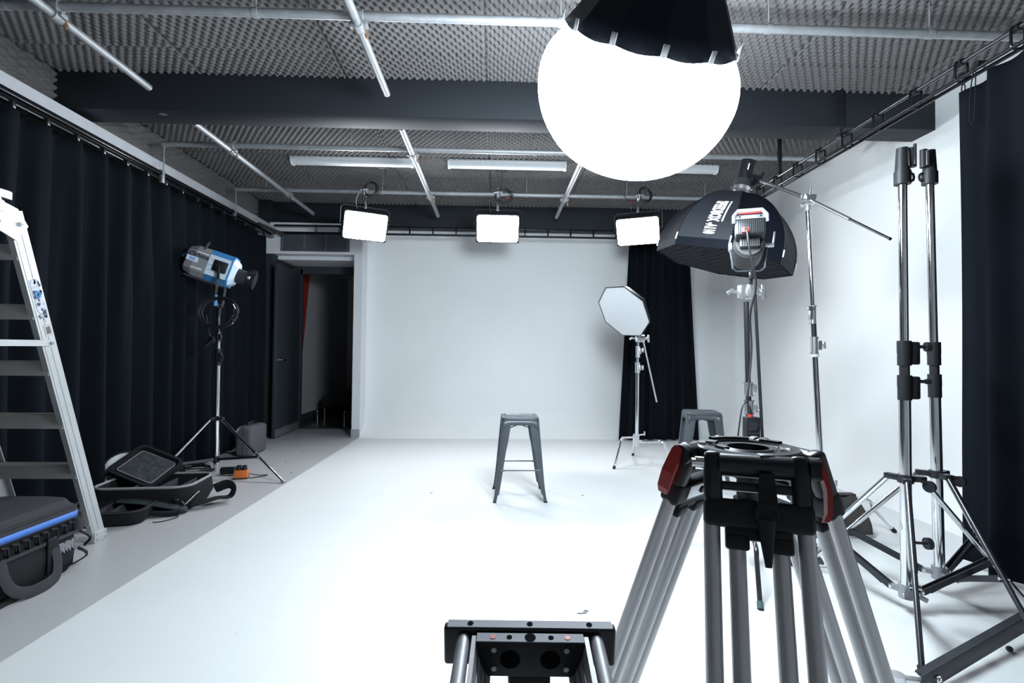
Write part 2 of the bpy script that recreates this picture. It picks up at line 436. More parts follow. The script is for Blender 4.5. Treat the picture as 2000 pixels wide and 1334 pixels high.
mb = MB().box((-2.45, 7.74, 2.40), (1.02, 0.06, 0.13)).box((-2.94, 7.74, 1.2), (0.03, 0.06, 2.4)).box((-1.965, 7.74, 1.2), (0.03, 0.06, 2.4)).box((-2.45, 7.74, 0.008), (1.0, 0.07, 0.016))
struct('trim_1', mb, M['door'], 'dark door frame', smooth=False)
# vent
t = thing('air_vent', 'dark slatted air vent panel in white wall over the doorway', 'vent', (-2.475, 6.97, 2.655))
mb = MB().box((-2.475, 6.965, 2.655), (0.92, 0.02, 0.24)); build('panel', mb, M['vent'], t)
mb = MB()
for z in np.arange(2.555, 2.76, 0.018): mb.box((-2.475, 6.953, z), (0.88, 0.008, 0.008), Matrix.Rotation(0.5, 3, 'X'))
build('slats', mb, M['vent'], t)
mm = pm('grey mullion', (0.14, 0.15, 0.17), 0.5)
for x in (-2.915, -2.62, -2.33, -2.035): build('mullion', MB().box((x, 6.95, 2.655), (0.012, 0.012, 0.235)), mm, t)
# door leaf standing open along the left side of the recess
t = build('door_1', MB().box((-2.952, 7.26, 1.175), (0.044, 0.88, 2.33), Matrix.Rotation(D(2), 3, 'Z'), 0.004), M['door'])
t['kind'] = 'structure'; t['label'] = 'charcoal door leaf standing open into the studio'
mb = MB().box((-2.925, 7.26, 0.07), (0.006, 0.86, 0.10), Matrix.Rotation(D(2), 3, 'Z')); build('kick_plate', mb, M['steel_plate'], t)
mb = MB().cyl((-2.93, 6.93, 1.05), (-2.90, 6.93, 1.05), 0.026).cyl((-2.90, 6.93, 1.05), (-2.875, 6.93, 1.05), 0.011).bar((-2.872, 6.925, 1.05), (-2.872, 7.05, 1.045), 0.014, 0.02, bev=0.004)
build('handle', mb, M['chrome'], t)
mb = MB().box((-2.93, 6.93, 0.95), (0.008, 0.05, 0.05), None, 0.003); build('lock_plate', mb, M['steel_plate'], t)

# dim lobby through the doorway
mb = MB()
mb.quad((-3.2, 7.78, 0), (-3.2, 11, 0), (-3.2, 11, 2.7), (-3.2, 7.78, 2.7))
mb.quad((-3.2, 11, 0), (0.5, 11, 0), (0.5, 11, 2.7), (-3.2, 11, 2.7))
mb.quad((0.5, 11, 0), (0.5, 7.78, 0), (0.5, 7.78, 2.7), (0.5, 11, 2.7))
mb.quad((-3.2, 7.78, 2.7), (0.5, 7.78, 2.7), (0.5, 11, 2.7), (-3.2, 11, 2.7))
mb.quad((-1.95, 7.78, 0), (0.5, 7.78, 0), (0.5, 7.78, 2.7), (-1.95, 7.78, 2.7))
struct('wall_lobby', mb, M['wall_dim'], 'dim grey walls of the lobby beyond the doorway', smooth=False)
struct('floor_lobby', MB().quad((-3.2, 7.76, -0.004), (0.5, 7.76, -0.004), (0.5, 11, -0.004), (-3.2, 11, -0.004)), M['dark_floor'], 'polished dark lobby floor')
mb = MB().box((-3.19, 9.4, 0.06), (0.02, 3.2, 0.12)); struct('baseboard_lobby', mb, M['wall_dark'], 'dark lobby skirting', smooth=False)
t = thing('bench', 'black upholstered bench on chrome legs in the dark lobby', 'bench', (-2.4, 8.9, 0))
def pillow(c, s, n=20, e=3.0):
    m = MB()
    def f(i, j):
        th = -PI / 2 + PI * j / (n // 2); ph = 2 * PI * i / n
        cs = lambda a: math.copysign(abs(math.cos(a)) ** (2 / e), math.cos(a)); sn = lambda a: math.copysign(abs(math.sin(a)) ** (2 / e), math.sin(a))
        return Vector(c) + Vector((s[0] / 2 * cs(th) * cs(ph), s[1] / 2 * cs(th) * sn(ph), s[2] / 2 * sn(th)))
    m.grid(f, n, n // 2 + 1, closeu=True); return m
build('seat', pillow((-2.2, 9.0, 0.30), (1.66, 0.7, 0.34)), M['sofa'], t)
for x, y in ((-3.01, 8.72), (-2.55, 8.70), (-3.05, 9.2), (-1.5, 8.72)): build('leg', MB().cyl((x, y, -0.003), (x, y, 0.16), 0.022), M['chrome'], t)
mb = MB().add([(-3.185, 8.40, 2.50), (-3.185, 8.72, 2.50), (-3.185, 8.44, 1.08), (-3.18, 8.40, 2.50), (-3.18, 8.72, 2.50), (-3.18, 8.44, 1.08)], [[0, 1, 2], [3, 5, 4], [0, 3, 4, 1], [1, 4, 5, 2], [2, 5, 3, 0]])
solo('pennant', mb, M['red_plug'], 'narrow red pennant hanging on the lobby wall inside the doorway', 'pennant', smooth=False)
struct('trim_2', MB().add([(-2.28, 8.3, 2.42), (-2.36, 8.3, 2.42), (-2.34, 8.3, 1.6), (-2.24, 8.3, 1.6), (-2.28, 8.33, 2.42), (-2.36, 8.33, 2.42), (-2.34, 8.33, 1.6), (-2.24, 8.33, 1.6)], [[0, 1, 2, 3], [4, 7, 6, 5], [0, 4, 5, 1], [1, 5, 6, 2], [2, 6, 7, 3], [3, 7, 4, 0]]), M['warm_glow'], 'glow tan strip for a warm lit edge in the lobby', smooth=False)  # tan colour stands in for warm light on a lobby edge

# beams and batten
struct('trim_3', MB().box(((XL + XR) / 2, 3.915, 3.10), (XR - XL + 0.02, 0.23, 0.295), None, 0.004), M['beam'], 'slate painted ceiling beam across the studio')
struct('trim_4', MB().box(((XL + XR) / 2, 7.17, 3.08), (XR - XL + 0.02, 0.20, 0.345), None, 0.004), M['beam'], 'slate painted beam along the back wall')
mb = MB().box((XL + 0.09, 7.03, 3.08), (0.16, 0.1, 0.345)); struct('trim_5', mb, M['beam'], 'dark boxing at the left end of the back beam', smooth=False)
struct('trim_6', MB().box((-3.185, 4.0, 2.855), (0.17, 6.0, 0.108), None, 0.003), pm('pale batten paint', (0.46, 0.47, 0.50), 0.7), 'long pale batten above the left curtain track')

# ------------------------------------------------------------------ overhead scaffold tubes
ZL, ZT = 3.00, 3.052
TX = [('T', 2.81, -3.05, 3.30, 'galvanised cross tube nearest the viewpoint, passing behind the big lantern'),
      ('T', 4.67, -3.05, 3.05, 'galvanised cross tube just beyond the slate beam'),
      ('T', 5.95, -3.05, 3.05, 'galvanised cross tube the three bright LED panels hang from')]
LX = [(-2.43, 0.6, 3.56, 'left near galvanised tube ending in front of the slate beam'),
      (-0.785, 0.6, 3.56, 'middle near galvanised tube ending in front of the slate beam'),
      (0.80, 0.6, 3.56, 'near galvanised tube hidden largely by the big lantern'),
      (-2.44, 4.10, 6.76, 'left far galvanised tube ending over the doorway side'),
      (-0.785, 4.10, 6.76, 'middle far galvanised tube between the left and centre LED panels'),
      (0.80, 4.10, 6.72, 'right far galvanised tube between the centre and right LED panels')]
for k, y, xa, xb, lab in TX:
    t = thing('scaffold_tube', lab, 'tube', (0, y, ZT), group='overhead scaffold tubes')
    mb = MB(); mb.cyl((xa, y, ZT), (xb, y, ZT), 0.0242, n=20); build('pipe', mb, M['galv'], t)
    for x in (-2.7, -1.35, 0.35, 1.55, 2.5):
        mb = MB().cyl((x, y, ZT), (x, y, ZC - 0.01), 0.005, n=8).cyl((x - 0.015, y, ZT), (x + 0.015, y, ZT), 0.028, n=16)
        build('hanger', mb, M['galv'], t)
def swivel_clamp(c):
    """scaffold coupler joining a long tube to the cross tube above it"""
    a = MB(); x, y, z = c
    a.cyl((x, y - 0.03, z), (x, y + 0.03, z), 0.034, n=18)
    a.cyl((x - 0.03, y, z + 0.052), (x + 0.03, y, z + 0.052), 0.034, n=18)
    a.box((x, y, z + 0.03), (0.055, 0.055, 0.03), None, 0.005)
    a.box((x + 0.038, y, z), (0.03, 0.045, 0.025), None, 0.004); a.box((x - 0.038, y, z), (0.022, 0.04, 0.02), None, 0.004)
    b = MB().cyl((x + 0.043, y + 0.02, z + 0.012), (x + 0.043, y + 0.02, z - 0.062), 0.0065, n=8).cyl((x + 0.043, y + 0.02, z - 0.036), (x + 0.043, y + 0.02, z - 0.052), 0.0125, n=6)
    return a, b
for i, (x, ya, yb, lab) in enumerate(LX):
    t = thing('scaffold_tube', lab, 'tube', (x, ya, ZL), group='overhead scaffold tubes')
    mb = MB().cyl((x, ya, ZL), (x, yb, ZL), 0.0242, n=20); build('pipe', mb, M['galv'], t)
    for y in (2.81, 4.67, 5.95):
        if ya < y < yb:
            a, b = swivel_clamp((x, y, ZL)); o = build('clamp', a, M['galv'], t); build('bolt', b, M['brass'], o)

# fluorescent battens on the foam (switched off)
for x0, x1, lab in ((-2.19, -0.90, 'unlit white fluorescent batten, leftmost of three on the foam ceiling'),
                    (-0.53, 0.745, 'unlit white fluorescent batten in the middle of three on the foam ceiling'),
                    (1.13, 2.405, 'unlit white fluorescent batten partly hidden by the big lantern')):
    t = thing('fluorescent_batten', lab, 'ceiling light', ((x0 + x1) / 2, 5.42, 3.2), group='fluorescent battens')
    mb = MB().box(((x0 + x1) / 2, 5.42, 3.222), (x1 - x0, 0.13, 0.03), None, 0.004); build('tray', mb, M['white'], t)
    mb = MB(); n = 10
    pts = [(5.42 + 0.062 * math.cos(PI + PI * k / n), 3.21 + 0.05 * math.sin(PI + PI * k / n)) for k in range(n + 1)]
    xs = [x0 + 0.02, x1 - 0.02]
    mb.grid(lambda i, j: Vector((xs[j], pts[i][0], pts[i][1])), n + 1, 2); build('diffuser', mb, M['white_cloth'], t)
    for x in (x0 + 0.012, x1 - 0.012): build('end_cap', MB().cyl((x - 0.012, 5.42, 3.208), (x + 0.012, 5.42, 3.208), 0.056, n=20), M['white'], t)

# ------------------------------------------------------------------ curtain tracks
t = thing('curtain_track', 'black double curtain track under the pale batten along the left side', 'curtain track', (-3.05, 4, 2.76))
mb = MB().box((-3.06, 4.0, 2.775), (0.045, 6.1, 0.035), None, 0.006).box((-3.06, 4.0, 2.725), (0.03, 6.1, 0.028), None, 0.006).box((-3.085, 4.0, 2.75), (0.012, 6.1, 0.08))
build('rail', mb, M['black_gloss'], t)
for y in (4.67, 5.95):
    mb = MB().cyl((-3.04, y, ZT), (-3.04, y, 2.79), 0.006, n=8).box((-3.05, y, 2.75), (0.03, 0.035, 0.12), None, 0.004); build('hanger_rod', mb, M['galv'], t)
def hoop(c, ax, wdt, hgt, r=0.007):
    """rounded rectangular bracket between the two rods of a double track; ax = horizontal direction of the hoop plane"""
    ax = Vector(ax); up = Vector((0, 0, 1)); pts = []
    for sx, sz, a0 in ((1, 1, 0), (-1, 1, 90), (-1, -1, 180), (1, -1, 270)):
        cc = Vector(c) + ax * (sx * (wdt / 2 - 0.02)) + up * (sz * (hgt / 2 - 0.02))
        for k in range(5):
            an = D(a0 + 90 * k / 4); pts.append(cc + ax * (0.02 * math.cos(an)) + up * (0.02 * math.sin(an)))
    return MB().tube(pts, r, n=8, closed=True)
RX = 2.66
t = thing('curtain_track', 'black ladder-like curtain track with hoops along the right side', 'curtain track', (RX, 4, 2.81))
mb = MB().cyl((RX - 0.012, 1.2, 2.862), (RX - 0.012, 6.72, 2.862), 0.012, n=12); build('upper_rod', mb, M['gunmetal'], t)
mb = MB().cyl((RX - 0.032, 1.2, 2.765), (RX - 0.032, 6.75, 2.765), 0.011, n=12).cyl((RX + 0.02, 1.2, 2.765), (RX + 0.02, 6.75, 2.765), 0.011, n=12); build('lower_rods', mb, M['black_gloss'], t)
y = 1.52
while y < 6.7:
    o = build('hoop', hoop((RX - 0.005, y, 2.815), (1, 0, 0), 0.075, 0.115), M['black_gloss'], t)
    build('grip', MB().cyl((RX - 0.012, y - 0.02, 2.864), (RX - 0.012, y + 0.02, 2.864), 0.021, n=14), M['black'], o)
    y += 0.314
for y in (3.78, 4.62):
    mb = MB().box((RX - 0.01, y, 3.06), (0.035, 0.02, 0.40), None, 0.003).box((RX - 0.01, y, 2.88), (0.05, 0.05, 0.03), None, 0.004); build('hanger', mb, M['black_metal'], t)
t = thing('curtain_track', 'black ladder-like curtain track across the back wall', 'curtain track', (0, 6.84, 2.80))
mb = MB().cyl((-2.98, 6.84, 2.855), (2.66, 6.84, 2.855), 0.013, n=12); build('upper_rod', mb, M['black_gloss'], t)
mb = MB().cyl((-2.98, 6.84, 2.757), (2.66, 6.84, 2.757), 0.013, n=12).cyl((-2.98, 6.80, 2.757), (2.66, 6.80, 2.757), 0.008, n=10); build('lower_rods', mb, M['black_gloss'], t)
x = -2.42
while x < 2.6:
    build('hoop', hoop((x, 6.83, 2.806), (0, 1, 0), 0.06, 0.112, 0.006), M['black_gloss'], t); x += 0.312
build('track_end', MB().bar((-3.06, 6.55, 2.80), (-2.86, 6.86, 2.735), 0.035, 0.04, bev=0.004), M['nylon_grey'], t)

# ------------------------------------------------------------------ curtains
def curtain(name, label, a, b, zt, zb, per, amp0, amp1, seed, nrm, hooks=True, topfn=None, spread=None, res=0.014, nz=36, hookz=None, hook_every=None, wrinkle=0.012):
    """hanging cloth between plan points a and b; folds deepen downwards; nrm = plan normal towards the room"""
    rnd = random.Random(seed)
    a = Vector((a[0], a[1], 0)); b = Vector((b[0], b[1], 0)); L = (b - a).length; d = (b - a) / L
    n = int(L / res) + 2; nm = Vector((nrm[0], nrm[1], 0))
    # irregular fold phase
    K = int(L / per) + 3; jit = [rnd.uniform(-0.22, 0.22) for _ in range(K + 2)]; am = [rnd.uniform(0.65, 1.2) for _ in range(K + 2)]
    p2 = [rnd.uniform(0, 6.28) for _ in range(6)]
    def f(i, j):
        s = i / (n - 1) * L; q = j / (nz - 1)
        k = s / per; ki = int(k); fr = k - ki
        jj = jit[ki] * (1 - fr) + jit[ki + 1] * fr; aa = am[ki] * (1 - fr) + am[ki + 1] * fr
        ph = 2 * PI * (k + jj * min(1, q * 2.5))
        c = math.cos(ph); c = math.copysign(abs(c) ** 0.95, c)
        off = (amp0 * (1 - q) + amp1 * q) * aa * c
        off += wrinkle * math.sin(2 * PI * s / (per * 0.46) + p2[0] + q * 2.2) * (0.3 + 0.7 * math.sin(PI * min(1, q * 1.3)))
        off += wrinkle * 0.5 * math.sin(2 * PI * s / (per * 1.9) + p2[1] - q * 1.5)
        z0 = zt if topfn is None else topfn(s)
        sag = 0.0
        if hook_every: sag = -0.016 * (math.sin(PI * s / hook_every)) ** 2
        z = (z0 + sag) * (1 - q) + zb(s) * q if callable(zb) else (z0 + sag) * (1 - q) + zb * q
        ss = s
        if spread: ss = L / 2 + (s - L / 2) * (1 + spread * q)
        p = a + d * ss + nm * off; p.z = z
        return p
    o = thing(name, label, 'curtain', ((a + b) / 2).to_tuple())
    m = MB().grid(f, n, nz)
    c = build('cloth', m, M['curtain'], o, ang=80)
    md = c.modifiers.new('thickness', 'SOLIDIFY'); md.thickness = 0.003
    if hooks:
        s = 0.02; e = hook_every or per
        while s <= L + 0.01:
            p = a + d * min(s, L - 0.01); z = zt if topfn is None else topfn(min(s, L)); hz = hookz
            h = MB().box((p.x, p.y, hz + 0.0), (0.034, 0.026, 0.05), None, 0.006)
            h.tube([(p.x, p.y, hz - 0.02), (p.x + nm.x * 0.006, p.y + nm.y * 0.006, hz - 0.035), (p.x, p.y, (hz + z) / 2 - 0.01)], 0.004, n=6)
            rg = [(Vector((p.x, p.y, z - 0.005)) + nm * (0.012 * math.cos(k * PI / 6) + 0.004) + Vector((0, 0, 1)) * 0.016 * math.sin(k * PI / 6)) for k in range(12)]
            h.tube(rg, 0.003, n=6, closed=True)
            build('hook', h, M['gunmetal'], o); s += e
    return o
curtain('stage_curtain', 'long black curtain in deep folds along the whole left side', (-3.05, 1.5), (-3.035, 6.78), 2.665, 0.035, 0.245, 0.036, 0.080, 4, (1, 0), hookz=2.705, hook_every=0.245)
curtain('stage_curtain', 'black curtain hanging between the small octagonal reflector and the right corner of the back wall', (1.80, 6.80), (2.62, 6.78), 2.70, 0.02, 0.115, 0.030, 0.045, 9, (0, -1), hookz=2.74, hook_every=0.164, spread=0.32, res=0.009)
curtain('stage_curtain', 'narrow black curtain panel at the inner end of the right-hand track', (2.67, 2.55), (2.665, 2.79), 2.70, 0.04, 0.25, 0.010, 0.02, 12, (-1, 0), hooks=False, res=0.012, hookz=2.74)
curtain('stage_curtain', 'wide black curtain at the right edge of the view, bunched on its track', (2.63, 1.35), (2.63, 2.585), 2.70, 0.04, 0.32, 0.025, 0.045, 15, (-1, 0), hooks=False, topfn=lambda s: 2.735 + 0.012 * math.sin(s * 9), hookz=2.74)
# snap hooks and cords on the right track
t = thing('snap_hook', 'black snap hook holding the narrow curtain panel on the right-hand track', 'hook', (2.66, 2.77, 2.73))
mb = MB().cyl((2.64, 2.77, 2.79), (2.69, 2.77, 2.79), 0.016, n=12)
mb.tube([(2.66, 2.77 + 0.010 * math.cos(k * PI / 6), 2.752 + 0.016 * math.sin(k * PI / 6)) for k in range(12)], 0.0035, n=6, closed=True)
mb.tube([(2.66, 2.77 + 0.011 * math.cos(k * PI / 6), 2.716 + 0.026 * math.sin(k * PI / 6)) for k in range(12)], 0.0035, n=6, closed=True); build('ring', mb, M['gunmetal'], t)
t = thing('pull_cord', 'thin dark looped pull cord hanging beside the wide right curtain', 'cord', (2.64, 2.66, 2.6))
mb = MB().cyl((2.62, 2.655, 2.79), (2.67, 2.655, 2.79), 0.018, n=12).tube(spline([(2.615, 2.66, 2.76), (2.60, 2.665, 2.65), (2.60, 2.672, 2.50), (2.602, 2.664, 2.46), (2.605, 2.650, 2.50), (2.61, 2.648, 2.62), (2.62, 2.655, 2.75)], 6), 0.003, n=6)
build('loop', mb, M['cord'], t)

# ------------------------------------------------------------------ LED panels on the far tube
def led_panel(x, yaw, tilt, lab, seed):
    y = 5.95; T0 = (x, y, ZT)
    t = thing('led_panel', lab, 'studio light', T0, group='LED panels on the far tube')
    # head frame: local axes: X right, Y outward (towards the viewer), Z up
    hx = Vector((math.cos(yaw), math.sin(yaw), 0)); out = Vector((math.sin(yaw), -math.cos(yaw), 0))
    ny = (out * math.cos(tilt) + Vector((0, 0, -1)) * math.sin(tilt)); nz = hx.cross(-ny) * 1.0
    if nz.z < 0: nz = -nz
    c = Vector((x, y, 2.635)) + out * 0.03
    R = Matrix((hx, -ny, nz)).transposed()
    W, H, Dp = 0.485, 0.315, 0.10
    def L(px, py, pz): return c + hx * px + ny * py + nz * pz
    mb = MB().box(L(0, -0.045, 0), (W + 0.03, Dp, H + 0.03), R, 0.012)
    body = build('housing', mb, M['black'], t)
    mb = MB()
    for k in range(9): mb.box(L(-0.2 + k * 0.05, -0.105, 0), (0.012, 0.03, H * 0.8), R)
    build('heat_sink', mb, M['black_metal'], body)
    mb = MB().box(L(0, 0.0075, 0), (W, 0.004, H), R, 0.0018)
    # rounded face
    rr = 0.03; poly = []
    for sx, sz, a0 in ((1, 1, 0), (-1, 1, 90), (-1, -1, 180), (1, -1, 270)):
        for k in range(5):
            an = D(a0 + 22.5 * k); poly.append((sx * (W / 2 - rr) + rr * math.cos(an), sz * (H / 2 - rr) + rr * math.sin(an)))
    mb = MB().add([L(p[0], 0.008, p[1]) for p in poly] + [L(p[0], 0.004, p[1]) for p in poly], [list(range(20))[::-1]] + [[i, (i + 1) % 20, 20 + (i + 1) % 20, 20 + i] for i in range(20)])
    build('diffuser', mb, M['led'], t)
    # yoke, spigot, clamp
    yk = MB(); w2 = W / 2 + 0.035
    yk.tube([L(-w2, -0.045, 0), c - hx * w2 + Vector((0, 0, 0.20)), c - hx * (w2 - 0.03) + Vector((0, 0, 0.225)), c + hx * (w2 - 0.03) + Vector((0, 0, 0.225)), c + hx * w2 + Vector((0, 0, 0.20)), L(w2, -0.045, 0)], 0.008, n=8)
    build('yoke', yk, M['black_metal'], t)
    mb = MB().cyl(c + Vector((0, 0, 0.215)), (x, y, ZT - 0.03), 0.013, n=12).cyl(c + Vector((0, 0, 0.215)), c + Vector((0, 0, 0.26)), 0.018, n=12); build('spigot', mb, M['chrome'], t)
    mb = MB().box((x, y, ZT - 0.01), (0.045, 0.075, 0.085), None, 0.01).cyl((x, y - 0.05, ZT + 0.02), (x, y - 0.05, ZT - 0.05), 0.01, n=10).bar((x - 0.05, y - 0.05, ZT), (x + 0.05, y - 0.05, ZT + 0.01), 0.014, 0.014).cyl((x, y, ZT + 0.03), (x, y, ZT + 0.085), 0.008, n=8)
    build('clamp', mb, M['castal'], t)
    rnd = random.Random(seed)
    mb = MB().tube(coil((x + 0.07, y - 0.04, ZT + 0.02 - 0.05 * (seed == 2)), 0.085, 4, (1, 0, 0), (0, 0.3, 0.95), (0, -1, 0.2), 0.3, seed), 0.005, n=6)
    build('cable', mb, M['rubber'], t)
    ex = x + {1: 0.30, 2: 0.04, 3: -0.28}[seed]
    mb = MB().tube(spline([(x + 0.08, y - 0.03, ZT - 0.04), (lerp((x, 0, 0), (ex, 0, 0), 0.6).x, y - 0.1, ZT - 0.06), (ex, 5.62, 3.13), (ex, 5.58, 3.19)], 8), 0.0045, n=6).box((ex, 5.58, 3.21), (0.13, 0.04, 0.03), None, 0.005)
    build('power_lead', mb, M['rubber'], t)
    mb = MB().tube(spline([(x - 0.05, y, ZT + 0.02), (x - 0.10, y - 0.03, ZT - 0.12), (x - 0.06, y - 0.02, ZT - 0.30)], 6), 0.0018, n=5); build('safety_wire', mb, M['chrome'], t)
    if seed != 1:
        mb = MB().box((x + (0.12 if seed == 2 else -0.10), y - 0.05, ZT - 0.06), (0.035, 0.02, 0.02), None, 0.004); build('cable_tie', mb, M['red_plug'], t)
    return t
led_panel(-1.545, D(26), D(28), 'glowing LED panel nearest the doorway, turned towards the stage', 1)
led_panel(0.012, D(1), D(30), 'glowing LED panel above the middle of the back wall, facing the viewpoint', 2)
led_panel(1.690, D(-24), D(30), 'glowing LED panel beside the big octagonal softbox', 3)

# ------------------------------------------------------------------ big lantern
LC = Vector((0.588, 2.10, 2.315))
t = thing('lantern_softbox', 'huge glowing round lantern with a black skirt hanging over the stage', 'studio light', LC)
RT = Matrix.Rotation(D(9), 3, 'Y') @ Matrix.Rotation(D(43), 3, 'X')
lantern_falloff(M['lantern'], tuple(RT @ Vector((0, 0, 1))), LC, 0.36, 0.60)
def lantern_pt(i, j, nu=96, nv=40):
    th = PI * j / nv; ph = 2 * PI * i / nu
    rib = 1 + 0.012 * abs(math.cos(6 * ph)) * math.sin(th) * (0 if th < 1.15 else 1)
    e = 0.88
    p = Vector((0.415 * rib * math.copysign(abs(math.sin(th)) ** e, math.sin(th)) * math.cos(ph), 0.415 * rib * abs(math.sin(th)) ** e * math.sin(ph), (0.285 if th < PI / 2 else 0.365) * math.cos(th)))
    return LC + RT @ p
mb = MB().grid(lambda i, j: lantern_pt(i, j), 96, 41, closeu=True); build('diffuser_globe', mb, M['lantern'], t, ang=60)
mb = MB()
prof = [(0.352, 0.188), (0.308, 0.25), (0.262, 0.315), (0.214, 0.38), (0.165, 0.445), (0.10, 0.53)]
def skirt(i, j):
    r, z = prof[j]; k = 12; ph = 2 * PI * i / 72; loc = (ph * k / (2 * PI)) % 1.0
    fl = math.cos(PI / k) / math.cos((loc - 0.5) * 2 * PI / k)
    zz = z - (0.012 * math.sin(PI * loc) if j == 0 else 0)
    return LC + RT @ Vector((r * fl * math.cos(ph), r * fl * math.sin(ph), zz))
mb.grid(skirt, 72, 6, closeu=True); sk = build('skirt', mb, M['softbox'], t, ang=14)
md = sk.modifiers.new('thickness', 'SOLIDIFY'); md.thickness = 0.003
for k in range(12):
    an = 2 * PI * (k + 0.0) / 12
    e = Vector((math.cos(an), math.sin(an), 0)); tn = Vector((-math.sin(an), math.cos(an), 0))
    c = LC + RT @ (e * 0.358 + Vector((0, 0, 0.205)))
    Rl = RT @ Matrix((tn, e, Vector((0, 0, 1)))).transposed()
    build('tab', MB().box(c, (0.022, 0.004, 0.042), Rl, 0.001), M['piping'], t)
top = LC + RT @ Vector((0, 0, 0.53))
mb = MB().cyl(top, LC + RT @ Vector((0, 0, 0.58)), 0.10, n=28); build('speed_ring', mb, M['castal'], t)
h2 = LC + RT @ Vector((0, 0, 0.82))
mb = MB().cyl(LC + RT @ Vector((0, 0, 0.58)), h2, 0.075, n=24); build('lamp_head', mb, M['black'], t)
mb = MB().tube([LC + RT @ Vector((0, 0.0, 0.72)), (0.76, 1.58, 2.93), (0.80, 1.55, ZL - 0.03)], 0.014, n=10).box((0.80, 1.55, ZL - 0.01), (0.08, 0.05, 0.09), None, 0.01); build('hanging_arm', mb, M['castal'], t)

# ------------------------------------------------------------------ big octagonal softbox on a boom
OC = Vector((1.934, 4.216, 2.023))
OM = Matrix(((0.973, 0.015, 0.23), (0, 0.998, -0.066), (-0.231, 0.064, 0.971)))
OSP, OR, OH = 2.795, 0.55, 0.53
def ocw(p): return OC + OM @ Vector(p)
def rib(t):
    """profile of a rib from the front edge (t=0) to the speed ring (t=1)"""
    a = t * PI / 2
    return (0.075 + (OR - 0.075) * max(0.0, math.cos(a)) ** 1.30, OH * math.sin(a))
def dome(k, t, wv, lift=0.0):
    r, z = rib(t); a0 = OSP + k * PI / 4; a1 = a0 + PI / 4
    p = lerp((r * math.cos(a0), r * math.sin(a0), z), (r * math.cos(a1), r * math.sin(a1), z), wv)
    sag = 0.012 * math.sin(PI * wv) * math.sin(PI * min(1, t * 1.05))
    am = (a0 + a1) / 2; n = Vector((math.cos(am) * 0.75, math.sin(am) * 0.75, 0.65))
    return ocw(p + n * (lift - sag))
t = thing('octagonal_softbox', 'large black octagonal softbox hung on a boom, printed with white lettering', 'softbox', OC)
for k in range(8):
    mb = MB().grid(lambda i, j: dome(k, j / 14, i / 6), 7, 15)
    o = build('panel', mb, M['softbox_logo'] if k == 1 else M['softbox'], t, ang=50)
    if k == 1: o['label'] = 'dark grey panel with white lettering'
mb = MB()
def lip(i, j):
    a = OSP + i * PI / 4; rr = OR + 0.003
    return ocw((rr * math.cos(a), rr * math.sin(a), [0.004, -0.065][j]))
mb.grid(lip, 8, 2, closeu=True)
o = build('lip', mb, M['softbox'], t, smooth=False); md = o.modifiers.new('thickness', 'SOLIDIFY'); md.thickness = 0.004
# egg-crate grid inside the lip
mb = MB()
ap = OR * math.cos(PI / 8)
for fam in range(2):
    for q in np.arange(-0.5, 0.501, 0.0625):
        # chord of the octagon along direction fam
        half = min(ap, OR * 0.92); lim = half if abs(q) < OR * math.sin(PI / 8) else half - (abs(q) - OR * math.sin(PI / 8))
        if lim < 0.03: continue
        pts = []
        for s_ in np.linspace(-lim, lim, 15):
            wv = 0.004 * math.sin(s_ * 40 + q * 30)
            pts.append((s_, q + wv) if fam == 0 else (q + wv, s_))
        ca, sa = math.cos(OSP + PI / 8), math.sin(OSP + PI / 8)
        W2 = [(x * ca - y * sa, x * sa + y * ca) for x, y in pts]
        mb.grid(lambda i, j: ocw((W2[i][0], W2[i][1], [-0.064, -0.006][j])), 15, 2)
o = build('honeycomb_grid', mb, M['grid_cloth'], t, weld=False)
md = o.modifiers.new('thickness', 'SOLIDIFY'); md.thickness = 0.003
mb = MB().grid(lambda i, j: ocw((OR * 0.985 * j / 4 * math.cos(OSP + i * PI / 4), OR * 0.985 * j / 4 * math.sin(OSP + i * PI / 4), -0.004)), 8, 5, closeu=True)
build('front_cloth', mb, M['grid_cloth'], t)
for k in range(8):
    a = OSP + k * PI / 4; e = Vector((math.cos(a), math.sin(a), 0))
    mb = MB().tube([ocw(Vector((rib(q / 14)[0] * e.x, rib(q / 14)[0] * e.y, rib(q / 14)[1])) + e * 0.003) for q in range(15)], 0.004, n=6); o = build('rib', mb, M['black_metal'], t)
    r0, z0 = rib(0.0); r1, z1 = rib(0.07)
    d = Vector((e.x * (r1 - r0), e.y * (r1 - r0), z1 - z0)).normalized(); b0 = Vector((e.x * (r0 + 0.008), e.y * (r0 + 0.008), z0))
    build('rod_tip', MB().cyl(ocw(b0 - d * 0.02), ocw(b0 + d * 0.035), 0.006, n=8), M['white'], o)
# printed lettering runs from the ring to the edge
def place_text(mb, ta, tb, woff):
    """lay flat letters on the panel: x follows the arc from ring to edge, y goes across the panel"""
    N = 60; ts = [ta + (tb - ta) * i / N for i in range(N + 1)]; acc = [0.0]
    for i in range(N): acc.append(acc[-1] + (dome(1, ts[i + 1], woff) - dome(1, ts[i], woff)).length)
    xs = [p.x for p in mb.v]; x0, x1 = min(xs), max(xs); out = []
    for p in mb.v:
        q = (p.x - x0) / (x1 - x0) * acc[-1]; i = max(0, min(N - 1, next((k for k in range(N) if acc[k + 1] >= q), N - 1)))
        tt = ts[i] + (ts[i + 1] - ts[i]) * (q - acc[i]) / (acc[i + 1] - acc[i])
        out.append(dome(1, tt, woff + p.y / (rib(tt)[0] * 0.765), 0.0035))
    mb.v = out; return mb
build('lettering', place_text(text_mb('SPEEDBOX', 0.122, bold=0.007), 0.46, 0.175, 0.57), M['print_white'], t, weld=False, smooth=False)
